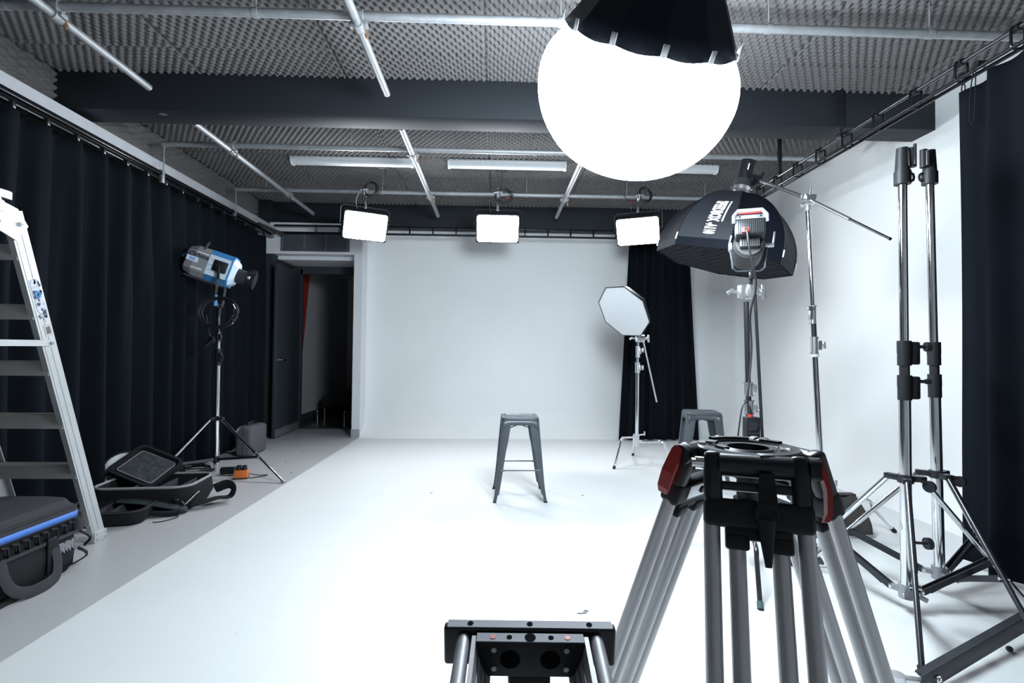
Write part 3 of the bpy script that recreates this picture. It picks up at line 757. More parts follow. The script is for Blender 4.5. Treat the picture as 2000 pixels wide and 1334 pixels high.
build('lettering', place_text(text_mb('-A110', 0.114, bold=0.007), 0.165, 0.045, 0.57), M['print_white'], t, weld=False, smooth=False)
mb = MB()
for q in range(26):
    ta_ = 0.45 - 0.27 * q / 26; tb_ = ta_ - 0.0075 - 0.002 * (q * 7 % 3); o_ = 0.57 + 0.068 / (rib(ta_)[0] * 0.765); o2_ = o_ + 0.014 / (rib(ta_)[0] * 0.765)
    mb.add([dome(1, ta_, o_, 0.0035), dome(1, tb_, o_, 0.0035), dome(1, tb_, o2_, 0.0035), dome(1, ta_, o2_, 0.0035)], [[0, 1, 2, 3]])
build('small_print', mb, M['print_white'], t, weld=False, smooth=False)
# speed ring, flash head
mb = MB().cyl(ocw((0, 0, OH - 0.005)), ocw((0, 0, OH + 0.03)), 0.082, 0.074, n=28).cyl(ocw((0, 0, OH + 0.03)), ocw((0, 0, OH + 0.065)), 0.066, n=28)
for k in range(4):
    a = k * PI / 2 + 0.4; mb.cyl(ocw((0.07 * math.cos(a), 0.07 * math.sin(a), OH + 0.015)), ocw((0.115 * math.cos(a), 0.115 * math.sin(a), OH + 0.022)), 0.009, n=10)
build('speed_ring', mb, M['castal'], t)
t2 = thing('flash_head', 'black cylindrical flash head on top of the big octagonal softbox', 'studio light', ocw((0, 0, OH + 0.07)))
mb = MB().cyl(ocw((0, 0, OH + 0.066)), ocw((0, 0, OH + 0.10)), 0.070, n=28).cyl(ocw((0, 0, OH + 0.10)), ocw((0, 0, OH + 0.125)), 0.064, n=28)
build('collar', mb, M['nylon_grey'], t2)
mb = MB().cyl(ocw((0, 0, OH + 0.125)), ocw((0, 0, OH + 0.27)), 0.058, n=28).cyl(ocw((0, 0, OH + 0.27)), ocw((0, 0, OH + 0.285)), 0.061, n=28)
build('body', mb, M['black'], t2)
build('mark', MB().box(ocw((-0.012, -0.0585, OH + 0.22)), (0.010, 0.003, 0.055), OM, 0.001), M['print_white'], t2)
J = Vector((2.175, 4.13, 2.635))
mb = MB().box(lerp(ocw((0.06, 0, OH + 0.16)), J, 0.55), (0.09, 0.05, 0.07), OM, 0.012).cyl(J + Vector((-0.01, 0.06, 0)), J + Vector((-0.01, -0.06, 0)), 0.028, n=18).bar(J + Vector((0, -0.06, 0)), J + Vector((0.02, -0.07, 0.05)), 0.012, 0.015, up=(1, 0, 0))
build('tilt_bracket', mb, M['black'], t2)

# ------------------------------------------------------------------ stands
def turtle_legs(t, c, azs, rf=0.46, mat='chrome', zs=(0.27, 0.245, 0.22), rt=0.0115, tip='black', knee=0.30):
    for az, z in zip(azs, zs):
        e = Vector((math.cos(az), math.sin(az), 0)); b = Vector((c[0], c[1], 0))
        pts = [b + e * 0.02 + Vector((0, 0, z - 0.01)), b + e * (knee - 0.05) + Vector((0, 0, z + 0.012))]
        for q in range(5):
            tt = q / 4; pts.append(lerp(b + e * (knee - 0.03) + Vector((0, 0, z + 0.014)), b + e * (knee + 0.025) + Vector((0, 0, z - 0.035)), tt) + e * (0.016 * math.sin(PI * tt)) + Vector((0, 0, 0.012 * math.sin(PI * tt))))
        pts.append(b + e * rf + Vector((0, 0, 0.02)))
        o = build('leg', MB().tube(pts, rt, n=12), M[mat], t)
        d = (pts[-1] - pts[-2]).normalized()
        build('foot', MB().cyl(pts[-1] - d * 0.012, pts[-1] + d * 0.0195, rt + 0.003, n=12), M[tip], o)
    mb = MB().cyl((c[0], c[1], 0.185), (c[0], c[1], 0.315), 0.027, n=20)
    for az, z in zip(azs, zs): mb.cyl((c[0], c[1], z), (c[0] + math.cos(az) * 0.06, c[1] + math.sin(az) * 0.06, z), 0.017, n=14)
    mb.cyl((c[0], c[1], 0.30), (c[0] + 0.07, c[1] - 0.03, 0.315), 0.007, n=8).box((c[0] + 0.075, c[1] - 0.032, 0.325), (0.012, 0.02, 0.045), None, 0.004)
    build('hub', mb, M['castal'], t)
def collar_mb(p, h, r, side=(1, 0, 0), lever=True):
    p = Vector(p); side = Vector(side).normalized()
    m = MB().cyl(p - Vector((0, 0, h / 2)), p + Vector((0, 0, h / 2)), r, n=20).cyl(p + Vector((0, 0, h / 2 - 0.008)), p + Vector((0, 0, h / 2)), r * 1.2, n=20).cyl(p - Vector((0, 0, h / 2)), p - Vector((0, 0, h / 2 - 0.008)), r * 1.2, n=20)
    m.box(p + side * r * 1.1, (r * 1.1, r * 1.1, h * 0.55), None, 0.004)
    if lever: m.cyl(p + side * r * 1.2, p + side * (r * 1.2 + 0.03), 0.006, n=8).bar(p + side * (r * 1.2 + 0.026) + Vector((0, 0, 0.024)), p + side * (r * 1.2 + 0.03) - Vector((0, 0, 0.024)), 0.009, 0.016, up=side, bev=0.003)
    return m
def grip_head(c, ax=(1, 0, 0)):
    """chrome grip head: two discs on a bolt with a T handle"""
    c = Vector(c); ax = Vector(ax).normalized()
    m = MB().cyl(c - ax * 0.022, c - ax * 0.002, 0.042, n=26).cyl(c + ax * 0.002, c + ax * 0.022, 0.042, n=26)
    m.cyl(c + ax * 0.022, c + ax * 0.062, 0.012, n=12).cyl(c + ax * 0.05, c + ax * 0.062, 0.018, n=12)
    m.bar(c + ax * 0.068 + Vector((0, 0, 0.042)), c + ax * 0.072 - Vector((0, 0, 0.042)), 0.014, 0.020, up=ax, bev=0.004)
    m.box(c - ax * 0.05, (0.042, 0.045, 0.075), None, 0.008)
    m.cyl(c - ax * 0.06, c - ax * 0.10, 0.008, n=10).bar(c - ax * 0.10 + Vector((0, 0, 0.012)), c - ax * 0.135 - Vector((0, 0, 0.012)), 0.012, 0.022, bev=0.004)
    return m

# boom stand behind
bx, by = 2.215, 3.36
t = thing('boom_stand', 'tall chrome stand with a long diagonal boom arm holding the big octagonal softbox', 'light stand', (bx, by, 0))
top = Vector((2.160, 3.42, 2.215)); bot = Vector((bx, by, 0.30))
def bp(q): return lerp(bot, top, q)
def bz(z): return bp((z - 0.30) / (2.215 - 0.30))
build('column', MB().cyl(bz(0.2), bz(1.26), 0.0205, n=20), M['chrome'], t)
build('middle_section', MB().cyl(bz(1.22), bz(1.50), 0.0165, n=18), M['gunmetal'], t)
build('upper_section', MB().cyl(bz(1.42), top, 0.0145, n=18), M['chrome'], t)
build('collar', collar_mb(bz(1.25), 0.115, 0.025, (1, -0.4, 0)), M['castal'], t)
build('collar', collar_mb(bz(1.46), 0.125, 0.022, (-1, -0.4, 0), False).cyl(bz(1.50) + Vector((-0.03, -0.01, 0)), bz(1.50) + Vector((-0.03, -0.03, 0)), 0.018, n=16), M['castal'], t)
build('sleeve', MB().cyl(bz(1.17), bz(1.195), 0.024, n=18), M['white'], t)
turtle_legs(t, (bx, by), (D(-5), D(112), D(232)), rf=0.46, mat='chrome', zs=(0.205, 0.235, 0.26))
tc_ = top + Vector((0.0, 0.0, 0.045)); tip = Vector((2.235, 2.78, 1.845))
dirb = (tip - J).normalized()
mb = MB().cyl(tc_ - Vector((0.03, 0, 0)), tc_ + Vector((0.03, 0, 0)), 0.042, n=22).cyl(top - Vector((0, 0, 0.03)), top + Vector((0, 0, 0.02)), 0.022, n=16).bar(tc_ + Vector((-0.05, -0.01, 0.02)), tc_ + Vector((0.05, -0.01, 0.02)), 0.02, 0.03).cyl(tc_ + Vector((0.0, -0.02, 0.02)), tc_ + Vector((0.01, -0.02, 0.08)), 0.012, n=12).cyl(tc_ + Vector((-0.03, -0.02, -0.03)), tc_ + Vector((-0.06, -0.03, -0.05)), 0.012, n=12)
build('boom_clamp', mb, M['castal'], t)
Bc = tc_ + Vector((0.0, -0.02, 0.0))
build('boom_arm', MB().cyl(J + Vector((0, -0.03, 0)), Bc, 0.0125, n=14).cyl(Bc, lerp(Bc, tip, 0.55), 0.0105, n=14), M['castal'], t)
build('boom_extension', MB().cyl(lerp(Bc, tip, 0.55), tip, 0.0075, n=12).cyl(lerp(Bc, tip, 0.985), tip, 0.009, n=12), M['gunmetal'], t)
# sandbag over its leg
t = thing('sandbag', 'dark canvas sandbag slung over a leg of the boom stand', 'sandbag', (2.42, 3.34, 0))
def bagf(i, j, sgn, x0, x1):
    u = i / 16; v = j / 12
    x = x0 + (x1 - x0) * u + 0.015 * (v - 0.3) * math.sin(u * 6)
    z = 0.248 - 0.225 * v; yy = sgn * (0.015 + 0.075 * math.sin(min(1, v * 1.1) * PI * 0.62) + 0.055 * v)
    return Vector((x + 0.03 * v * (1 if u > 0.5 else -1) * abs(u - 0.5) * 2, 3.345 + yy + 0.006 * math.sin(u * 14 + v * 5), z + 0.006 * math.sin(u * 9)))
for sgn, nm in ((-1, 'front_pouch'), (1, 'rear_pouch')):
    mb = MB().grid(lambda i, j: bagf(i, j, sgn, 2.235, 2.425), 17, 13)
    o = build(nm, mb, M['sandbag'], t, ang=70); md = o.modifiers.new('fill', 'SOLIDIFY'); md.thickness = 0.03; md.offset = -1
build('saddle', MB().box((2.33, 3.345, 0.250), (0.19, 0.05, 0.012), None, 0.005), M['sandbag'], t)

# spot light on a C-stand in front of the softbox
cx, cy = 1.405, 2.755
t = thing('light_stand', 'dark C-stand behind the foreground tripod carrying the small round-backed spotlight', 'light stand', (cx, cy, 0))
azf = math.atan2(2.33 - cy, 1.242 - cx)
turtle_legs(t, (cx, cy), (azf, azf + D(120), azf - D(120)), rf=0.45, mat='gunmetal', tip='green_rubber', zs=(0.22, 0.25, 0.28))
build('column', MB().cyl((cx, cy, 0.2), (cx, cy, 0.90), 0.0175, n=18), M['chrome'], t)
build('riser', MB().cyl((cx, cy, 0.86), (1.390, cy, 1.475), 0.0145, n=18), M['gunmetal'], t)
build('collar', collar_mb((cx - 0.003, cy, 0.99), 0.075, 0.024, (1, -0.5, 0.3)), M['castal'], t)
build('collar', collar_mb((cx, cy, 0.89), 0.075, 0.026, (1, -0.5, -0.3)), M['castal'], t)
gh = Vector((1.418, cy, 1.53)); build('grip_head', grip_head(gh), M['castal'], t)
build('grip_arm', MB().cyl((1.422, cy - 0.03, 1.56), (1.468, cy - 0.03, 0.66), 0.0085, n=12), M['gunmetal'], t)
build('spigot', MB().cyl(gh + Vector((-0.005, 0, 0.03)), gh + Vector((-0.005, -0.02, 0.125)), 0.010, n=12).box(gh + Vector((-0.005, -0.02, 0.09)), (0.028, 0.028, 0.045), None, 0.004), M['black_metal'], t)
sc = Vector((1.395, 2.74, 1.792))
t = thing('spotlight', 'grey spotlight seen from behind with a red cable socket and silver handle', 'studio light', sc)
SF = Vector((0.36, 0.90, -0.20)).normalized(); SX = Vector((SF.y, -SF.x, 0)).normalized(); SU = SX.cross(SF)
SM = Matrix((SX, SF, SU)).transposed()
def sw(x, y, z): return sc + SM @ Vector((x, y, z))
build('barrel', MB().cyl(sw(0, -0.045, -0.012), sw(0, -0.03, -0.012), 0.068, 0.079, n=36).cyl(sw(0, -0.03, -0.012), sw(0, 0.15, -0.012), 0.080, n=36).cyl(sw(0, 0.15, -0.012), sw(0, 0.165, -0.012), 0.078, n=36), pm('graphite barrel', (0.034, 0.035, 0.038), 0.5), t)
o = build('rear_box', MB().box(sw(0, -0.075, 0.045), (0.142, 0.12, 0.088), SM, 0.008), M['black_metal'], t)
mb = MB()
for k in range(13): mb.box(sw(-0.06 + k * 0.01, -0.137, 0.045), (0.003, 0.006, 0.074), SM)
build('fins', mb, M['black'], o)
mb = MB().add([sw(-0.071, -0.135, 0.089), sw(0.071, -0.135, 0.089), sw(0.066, -0.10, 0.128), sw(-0.066, -0.10, 0.128), sw(-0.071, -0.02, 0.089), sw(0.071, -0.02, 0.089), sw(0.066, -0.03, 0.128), sw(-0.066, -0.03, 0.128)], [[0, 1, 2, 3], [4, 7, 6, 5], [0, 4, 5, 1], [1, 5, 6, 2], [2, 6, 7, 3], [3, 7, 4, 0]])
o2 = build('control_panel', mb, pm('pale panel', (0.13, 0.135, 0.15), 0.5), t, smooth=False)
pn = (sw(0, -0.10, 0.128) - sw(0, -0.135, 0.089)).normalized()
build('display', MB().add([sw(-0.034, -0.1320, 0.0925), sw(0.030, -0.1320, 0.0925), sw(0.030, -0.1060, 0.1215), sw(-0.034, -0.1060, 0.1215)], [[0, 1, 2, 3]]).xf(Matrix.Translation(SM @ Vector((0, -0.003, 0)))), M['silver_label'], o2, smooth=False)
for s_ in (-1, 1): build('knob', MB().cyl(sw(s_ * 0.052, -0.114, 0.112), sw(s_ * 0.052, -0.124, 0.108), 0.0055, n=10), M['black'], o2)
hp = [sw(-0.079, -0.115, 0.075), sw(-0.079, -0.115, 0.118), sw(-0.060, -0.110, 0.148), sw(0.060, -0.110, 0.148), sw(0.079, -0.115, 0.118), sw(0.079, -0.115, 0.075)]
build('handle', MB().tube(hp, 0.0045, n=8, flat=(0.0045, 0.012)), pm('silver handle', (0.16, 0.165, 0.18), 0.5, 0.3), t)
build('handle_grip', MB().tube([sw(-0.055, -0.105, 0.137), sw(0.055, -0.105, 0.137)], 0.006, n=8), M['red'], t)
build('socket', MB().box(sw(-0.026, -0.142, 0.022), (0.036, 0.018, 0.028), SM, 0.003), M['red_plug'], t)
mb = MB().box(sw(0, -0.055, -0.012), (0.098, 0.05, 0.062), SM, 0.004)
o = build('vent_block', mb, pm('grey vent block', (0.075, 0.077, 0.082), 0.5), t)
mb = MB()
for k in range(8): mb.box(sw(-0.038 + k * 0.011, -0.082, -0.014), (0.004, 0.008, 0.046), SM)
build('vent_slots', mb, M['black'], o)
yk = [sw(-0.094, 0.03, 0.0), sc + Vector((-0.092, 0, -0.10)), sc + Vector((-0.088, 0, -0.135)), sc + Vector((-0.065, 0, -0.152)), sc + Vector((0.065, 0, -0.148)), sc + Vector((0.088, 0, -0.128)), sc + Vector((0.090, 0, -0.10)), sw(0.094, 0.03, 0.0)]
build('yoke', MB().tube(yk, 0.006, n=8, flat=(0.0045, 0.011)), M['slate'], t)
mb = MB().cyl(sw(0.088, 0.03, 0.0), sw(0.13, 0.03, 0.0), 0.012, n=14).bar(sw(0.125, 0.03, -0.005), sw(0.135, 0.02, 0.075), 0.012, 0.010, up=SX, bev=0.003); build('lock_lever', mb, M['castal'], t)
build('pivot_knob', MB().cyl(sw(-0.10, 0.03, 0.0), sw(-0.083, 0.03, 0.0), 0.026, n=20), M['fix_grey'], t)
# control box and cable on the same stand
bb = Vector((1.385, 2.69, 0.765))
t = thing('ballast_box', 'black control box strapped on the C-stand just over the tripod top', 'control box', bb)
o = build('case', MB().box(bb, (0.072, 0.055, 0.16), None, 0.004), M['black'], t)
build('display', MB().box(bb + Vector((0, -0.0285, 0.032)), (0.052, 0.003, 0.044), None, 0.001), M['screen'], t)
for k in range(4): build('button', MB().cyl(bb + Vector((-0.022 + 0.0145 * k, -0.027, -0.005)), bb + Vector((-0.022 + 0.0145 * k, -0.032, -0.005)), 0.0048, n=10), M['nylon_grey'], t)
build('dial', MB().cyl(bb + Vector((0, -0.027, -0.035)), bb + Vector((0, -0.042, -0.035)), 0.014, n=20), M['black_gloss'], t)
build('plug', MB().cyl(bb + Vector((-0.006, 0, 0.08)), bb + Vector((-0.006, 0, 0.095)), 0.014, n=16), M['red_plug'], t)
build('plug_sleeve', MB().cyl(bb + Vector((-0.006, 0, 0.095)), bb + Vector((-0.01, 0.01, 0.14)), 0.012, 0.009, n=16), M['black'], t)
t = thing('power_cable', 'black cable running from the red socket of the spotlight down the C-stand', 'cable', (1.37, 2.70, 1.0))
pts = spline([sw(-0.026, -0.15, 0.022), sw(-0.024, -0.185, 0.004), sw(-0.012, -0.17, -0.10), Vector((1.365, 2.60, 1.55)), Vector((1.385, 2.70, 1.40)), Vector((1.402, 2.72, 1.22)), Vector((1.385, 2.71, 1.05)), Vector((1.370, 2.70, 0.95)), Vector((1.375, 2.70, 0.80)), Vector((1.37, 2.72, 0.60))], 8)
build('cord', MB().tube(pts, 0.0052, n=8), M['rubber'], t)
pts = spline([bb + Vector((-0.012, 0.01, 0.135)), bb + Vector((-0.02, 0.01, 0.16)), bb + Vector((-0.05, 0.0, 0.13)), bb + Vector((-0.075, -0.01, 0.0)), bb + Vector((-0.085, 0, -0.15)), bb + Vector((-0.03, 0.03, -0.25))], 8)
build('cord', MB().tube(pts, 0.004, n=8), M['rubber'], t)

# C-stand with the small octagonal reflector
qx, qy = 1.535, 5.42
t = thing('light_stand', 'slim chrome C-stand holding the small octagonal reflector before the black back curtain', 'light stand', (qx, qy, 0))
turtle_legs(t, (qx, qy), (math.atan2(5.149 - qy, 1.229 - qx), math.atan2(5.248 - qy, 1.879 - qx), D(80)), rf=0.41, zs=(0.29, 0.24, 0.26), knee=0.27)
build('column', MB().cyl((qx, qy, 0.2), (qx + 0.005, qy, 0.98), 0.0175, n=18), M['chrome'], t)
build('riser', MB().cyl((qx, qy, 0.95), (qx + 0.01, qy, 1.34), 0.013, n=16), M['chrome'], t)
build('collar', collar_mb((qx + 0.004, qy, 1.03), 0.11, 0.024, (1, -0.5, 0)), M['castal'], t)
build('collar', collar_mb((qx + 0.008, qy, 1.20), 0.12, 0.022, (1, -0.5, 0.4)), M['castal'], t)
g2 = Vector((qx + 0.05, qy - 0.01, 1.345)); build('grip_head', grip_head(g2), M['castal'], t)
build('grip_arm', MB().cyl(g2 + Vector((-0.02, 0, 0.12)), (1.745, qy - 0.02, 0.66), 0.009, n=12), M['alu'], t)
PC = Vector((1.245, 4.911, 1.584)); PMt = Matrix(((0.770, 0.533, 0.351), (0.0, 0.550, -0.835), (-0.639, 0.643, 0.423)))
# rebuilt facing: front cloth plane of the reflector with its real centre near the stand
ctr = Vector((1.345, 5.28, 1.62)); sc_ = 5.28 / 4.911
vd = Vector((ctr.x, ctr.y, ctr.z - CAM_H)).normalized()
PMt = Matrix([PMt.col[k] - vd * (2 * PMt.col[k].dot(vd)) for k in range(3)]).transposed()
def pw(x, y, z): return ctr + PMt @ Vector((x * sc_, y * sc_, z))
t = thing('octagonal_reflector', 'small white octagonal reflector tilted on the slim C-stand', 'reflector', ctr)
sgn = 1.0 if (PMt @ Vector((0, 0, 1))).y < 0 else -1.0
mb = MB()
def facep(i, j):
    a = 3.584 + i * PI / 4; r = 0.29 * j / 5
    return pw(r * math.cos(a), r * math.sin(a), sgn * 0.02 * (1 - (j / 5) ** 2))
mb.grid(facep, 8, 6, closeu=True); build('diffusion_cloth', mb, M['white_cloth'], t, ang=80)
mb = MB(); mb.grid(lambda i, j: pw((0.29 * (1 - 0.72 * (j / 5) ** 1.6)) * math.cos(3.584 + i * PI / 4), (0.29 * (1 - 0.72 * (j / 5) ** 1.6)) * math.sin(3.584 + i * PI / 4), -sgn * 0.16 * math.sin(j / 5 * PI / 2)), 8, 6, closeu=True)
build('dish', mb, M['softbox'], t, ang=50)
mb = MB().tube([pw(0.292 * math.cos(3.584 + i * PI / 4), 0.292 * math.sin(3.584 + i * PI / 4), -sgn * 0.002) for i in range(8)], 0.006, n=8, closed=True); build('rim', mb, M['black_metal'], t)
bk = pw(0, 0, -sgn * 0.16)
build('speed_ring', MB().cyl(pw(0, 0, -sgn * 0.15), pw(0, 0, -sgn * 0.19), 0.085, n=28).cyl(pw(0, 0, -sgn * 0.19), pw(0, 0, -sgn * 0.25), 0.05, n=20), M['castal'], t)
build('holding_arm', MB().tube([pw(0, 0, -sgn * 0.22), lerp(pw(0, 0, -sgn * 0.22), g2 + Vector((0, 0, 0.1)), 0.5) + Vector((0.04, 0, 0.02)), g2 + Vector((-0.02, 0, 0.02))], 0.010, n=10), M['chrome'], t)

# two heavy chrome stands on the right
def tripod_stand(label, base, zc, rf, th, zh, tops, lab2, seed):
    bx, by = base
    t = thing('light_stand', label, 'light stand', (bx, by, 0), group='heavy chrome stands by the right curtain')
    ph = Vector(tops)                                   # where the pole ends at the top
    p0 = Vector((bx, by, zh)); 
    def pz(z): return lerp(p0, ph, (z - zh) / (ph.z - zh))
    build('column', MB().cyl(pz(zh), pz(1.06), 0.0235, n=24), M['chrome'], t)
    build('middle_section', MB().cyl(pz(1.02), pz(1.20), 0.0205, n=22), M['gunmetal'], t)
    build('upper_section', MB().cyl(pz(1.17), ph, 0.0178, n=22), M['chrome'], t)
    for z, h in ((1.035, 0.115), (1.195, 0.115)):
        m = MB().cyl(pz(z - h / 2), pz(z + h / 2), 0.0275, n=22).cyl(pz(z), pz(z + h / 2), 0.0285, n=22)
        o = build('collar', m, M['black'], t)
        sd = Vector((1, -0.25, 0)).normalized() if seed == 1 else Vector((0.68, 0.74, 0)).normalized()
        m = MB().box(pz(z) + sd * 0.04, (0.04, 0.03, h * 0.92), None, 0.008).cyl(pz(z + 0.03) + sd * 0.05, pz(z + 0.03) + sd * 0.085, 0.008, n=10)
        build('clamp_block', m, M['black'], o)
        m = MB().cyl(pz(z + 0.03) + sd * 0.085, pz(z + 0.03) + sd * 0.105, 0.022 if z > 1.1 else 0.012, n=16); build('knob', m, M['black'], o)
    # head sleeve
    m = MB().cyl(ph - Vector((0, 0, 0.005)), ph + Vector((0, 0, 0.055)), 0.034, n=22).cyl(ph + Vector((0, 0, 0.055)), ph + Vector((0, 0, 0.165)), 0.030, 0.024, n=22)
    o = build('head_sleeve', m, M['black'], t)
    sx = 1 if seed == 1 else -1
    m = MB().cyl(ph + Vector((sx * 0.04, -0.01, 0.075)), ph + Vector((sx * 0.04, -0.01, 0.165)), 0.016, n=16).box(ph + Vector((sx * 0.022, 0, 0.12)), (0.03, 0.03, 0.08), None, 0.004)
    build('spigot_lock', m, M['black'], o)
    m = MB().cyl(ph + Vector((sx * 0.035, -0.03, 0.08)), ph + Vector((sx * 0.035, -0.03, 0.175 if seed == 1 else 0.155)), 0.007, n=10); build('pin', m, M['chrome'], o)
    m = MB().tube([ph + Vector((sx * (0.042 + 0.013 * math.cos(k * PI / 4)), 0, 0.03 + 0.020 * math.sin(k * PI / 4))) for k in range(8)], 0.0055, n=6, closed=True); build('lug', m, M['black'], o)
    # leg collar
    cc = pz(zc)
    m = MB().cyl(cc - Vector((0, 0, 0.018)), cc + Vector((0, 0, 0.018)), 0.032, n=22)
    for k in range(3):
        a = th + k * 2 * PI / 3; e = Vector((math.cos(a), math.sin(a), 0)); m.bar(cc + e * 0.02, cc + e * 0.085, 0.034, 0.026, bev=0.004)
    build('leg_collar', m, M['black_metal'], t)
    m = MB().cyl(cc + Vector((0.03, -0.02, 0)), cc + Vector((0.07, -0.045, -0.01)), 0.007, n=10).cyl(cc + Vector((0.065, -0.05, -0.025)), cc + Vector((0.078, -0.045, -0.025)), 0.026, n=18); build('collar_knob', m, M['black'], t)
    hb = Vector((bx, by, zh))
    m = MB().cyl(hb - Vector((0, 0, 0.03)), hb + Vector((0, 0, 0.03)), 0.032, n=22)
    for k in range(3):
        a = th + k * 2 * PI / 3; e = Vector((math.cos(a), math.sin(a), 0)); m.bar(hb + e * 0.02, hb + e * 0.07, 0.03, 0.022, bev=0.003)
    m.box(hb + Vector((0.05, -0.03, -0.02)), (0.05, 0.012, 0.022), Matrix.Rotation(0.5, 3, 'Y'), 0.005)
    build('lower_hub', m, M['steel_plate'], t)
    for k in range(3):
        a = th + k * 2 * PI / 3; e = Vector((math.cos(a), math.sin(a), 0)); tn = Vector((-e.y, e.x, 0))
        A = cc + e * 0.07; B = Vector((bx, by, 0)) + e * rf; B.z = 0.012
        mid = lerp(A, B, 0.52)
        o = build('leg', MB().cyl(A, mid, 0.0125, n=16).cyl(mid, lerp(A, B, 0.98), 0.0105, n=16), M['chrome'] if k != 1 else M['gunmetal'], t)
        build('foot', MB().cyl(lerp(A, B, 0.96), B, 0.0145, n=14), M['black'], o)
        Bj = lerp(A, B, 0.60)
        m = MB().bar(hb + e * 0.065 + tn * 0.011, Bj + tn * 0.014, 0.005, 0.026).bar(hb + e * 0.065 - tn * 0.011, Bj - tn * 0.014, 0.005, 0.026).bar(hb + e * 0.10, lerp(hb + e * 0.065, Bj, 0.93), 0.022, 0.006)
        b = build('brace', m, M['brace'], t)
        build('bolt', MB().cyl(Bj - tn * 0.02, Bj + tn * 0.02, 0.006, n=10), M['chrome'], b)
        build('bolt', MB().cyl(hb + e * 0.06 - tn * 0.018, hb + e * 0.06 + tn * 0.018, 0.006, n=10), M['chrome'], b)
        if k == 1 and seed == 1:
            m = MB().cyl(lerp(A, B, 0.36), lerp(A, B, 0.36) + Vector((0.05, -0.01, 0.0)), 0.006, n=8).cyl(lerp(A, B, 0.36) + Vector((0.05, -0.012, 0)), lerp(A, B, 0.36) + Vector((0.068, -0.014, 0)), 0.024, n=16)
            build('leg_knob', m, M['black'], o)
    return t
tripod_stand('heavy chrome stand with black collars, nearer and left of the pair by the right curtain', (1.905, 2.287), 0.615, 0.568, 2.0, 0.10, (1.898, 2.287, 1.99), '', 1)
tripod_stand('heavy chrome stand with black collars, farther and right of the pair by the right curtain', (2.205, 2.448), 0.598, 0.571, 2.489, 0.114, (2.172, 2.448, 2.05), '', 2)
# dark steel brace arm lying at the lower right
t = thing('steel_arm', 'flat dark steel brace arm lying low over the floor at the lower right corner', 'stand part', (1.9, 1.9, 0))
a_, b_ = Vector((1.50, 1.735, 0.040)), Vector((2.75, 2.29, 0.10))
build('bar', MB().bar(a_, b_, 0.012, 0.062, bev=0.004).bar(a_ + Vector((0, 0.012, 0.028)), b_ + Vector((0, 0.012, 0.028)), 0.03, 0.006), M['brace'], t)
nrm_ = Vector((0.4, -0.92, 0)).normalized()
pb = lerp(a_, b_, 0.055)
build('bolt', MB().cyl(pb + nrm_ * 0.004, pb + nrm_ * 0.014, 0.013, n=12).cyl(pb + nrm_ * 0.012, pb + nrm_ * 0.02, 0.007, n=8), M['chrome'], t)
build('end_fitting', MB().cyl((1.44, 1.775, 0.0), (1.44, 1.775, 0.05), 0.032, 0.026, n=20).bar((1.44, 1.775, 0.03), (1.53, 1.75, 0.03), 0.03, 0.03, bev=0.005), M['castal'], t)
build('end_foot', MB().cyl((2.74, 2.285, 0.0), (2.74, 2.285, 0.10), 0.016, n=14), M['slate'], t)

